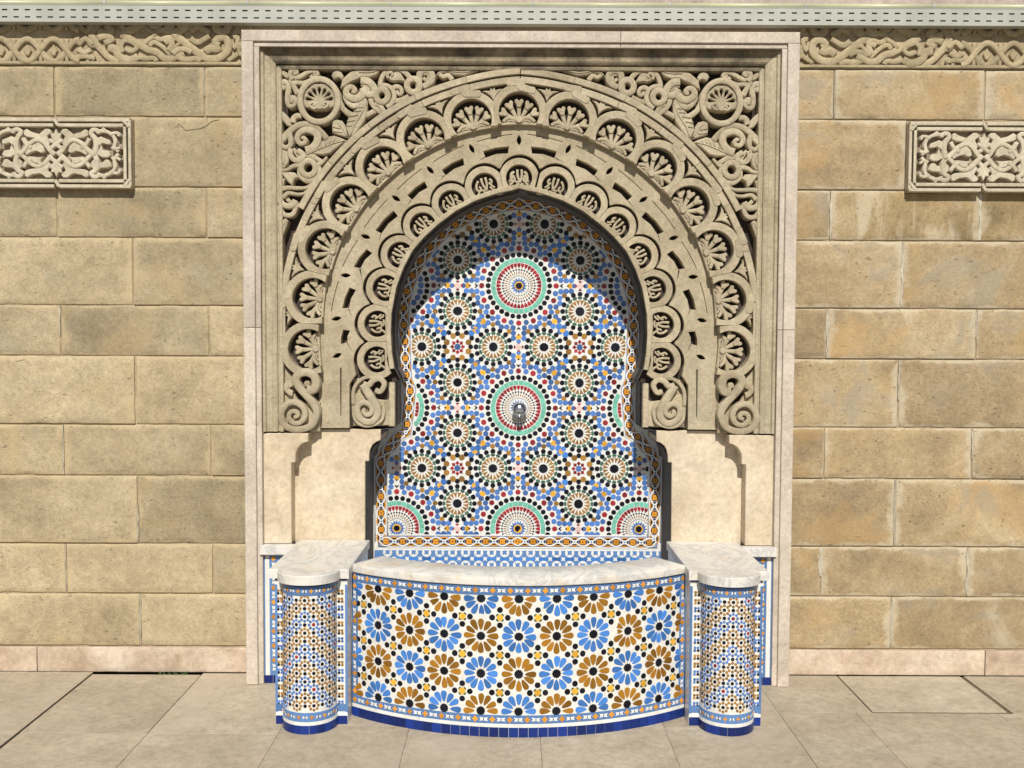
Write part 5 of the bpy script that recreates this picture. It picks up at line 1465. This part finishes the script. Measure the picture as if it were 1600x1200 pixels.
    for i in range(16):
        z = .598 - i * .0348
        M = frame((mx(BX(428, yd, 960)), yd - .001, z), TX, UP, NRM, PI / 2)
        if i % 2 == 0: TD.put('orange_cross_tile', t_x, 'tile_orange', M)
        else: TD.put('white_bow_tile', t_bow, 'tile_white', M); TD.put('b', t_bs, 'tile_black', M, False)
    TD.finish()
    for i in range(4):
        x_a = BX(408.5, yd, 960) + i * .055
        a, b = sorted((mx(x_a), mx(x_a + .0535)))
        m = MB(); m.box(a, b, yd - .004, yd + .001, .0008, .0365, 'tile_navy', bev=.0005); m.build('navy_base_tile', d)
    a, b = sorted((mx(BX(405.8, 0, 860)), mx(-1.0565)))
    m = MB(); m.box(a, b, -0.004, 0.044, .622, .6655, 'white_marble', bev=.002); m.build('marble_ledge', d)
pedestal(-1); pedestal(1)

# ================================================================== TAP
tx_, tz_ = B(811.5, 638, Y3)
tap = thing('chrome_tap', 'round polished chrome tap with short down spout on the mosaic roundel', 'tap', (tx_, Y3, tz_))
def lathe(prof, n=28, mat='chrome'):
    V = []; Fc = []
    for (r, h) in prof:
        for k_ in range(n):
            a = 2 * PI * k_ / n; V.append((tx_ + r * math.cos(a), Y3 - h, tz_ + r * math.sin(a)))
    for i in range(len(prof) - 1):
        for k_ in range(n): Fc.append((i * n + k_, i * n + (k_ + 1) % n, (i + 1) * n + (k_ + 1) % n, (i + 1) * n + k_))
    Fc.append(tuple((len(prof) - 1) * n + k_ for k_ in range(n)))
    m = MB(); m.add(V, Fc, mat, True); return m
q = px3
lathe([(8.5 * q, .001), (8.5 * q, .006), (7.5 * q, .010), (7 * q, .020)]).build('escutcheon', tap)
lathe([(7 * q, .018)] + [(11.2 * q * math.cos(a), .052 + 11.2 * q * 0.95 * math.sin(a)) for a in [math.radians(-52 + 140 * i / 14) for i in range(15)]]).build('rounded_body', tap)
m = MB(); m.tube([(tx_, Y3 - .052, tz_ - 5 * q), (tx_, Y3 - .060, tz_ - 10 * q), (tx_, Y3 - .066, tz_ - 15.5 * q)], [.0135, .0125, .0125], 'chrome', 16); m.build('spout', tap)
m = MB(); m.tube([(tx_, Y3 - .0664, tz_ - 15.1 * q), (tx_, Y3 - .0666, tz_ - 15.9 * q)], .0095, 'dark_metal', 14); m.build('spout_mouth', tap)

# ================================================================== WEED IN THE PAVING GAP
weed = thing('small_weed', 'tiny green weed growing in the dark gap below the plinth', 'weed', (-1.70, 0.15, -0.01))
for i in range(26):
    m = MB(); x = -1.76 + .15 * rnd(); a = rnd() * 6.28; l = .012 + .02 * rnd(); y = .142 + .012 * rnd()
    dx, dz = math.cos(a) * l * .8, abs(math.sin(a)) * l * .5 + .006
    b0 = Vector((x, y, -.012)); tp_ = b0 + Vector((dx, -.014 * rnd(), dz + .012)); md_ = (b0 + tp_) / 2 + Vector((0, -.004, .004)); sd_ = Vector((.0035, 0, .0025))
    m.add([b0, md_ - sd_, tp_, md_ + sd_, md_ + Vector((0, .001, .001))], [(0, 1, 4), (1, 2, 4), (2, 3, 4), (3, 0, 4)], 'weed_leaf'); m.build('leaf', weed)
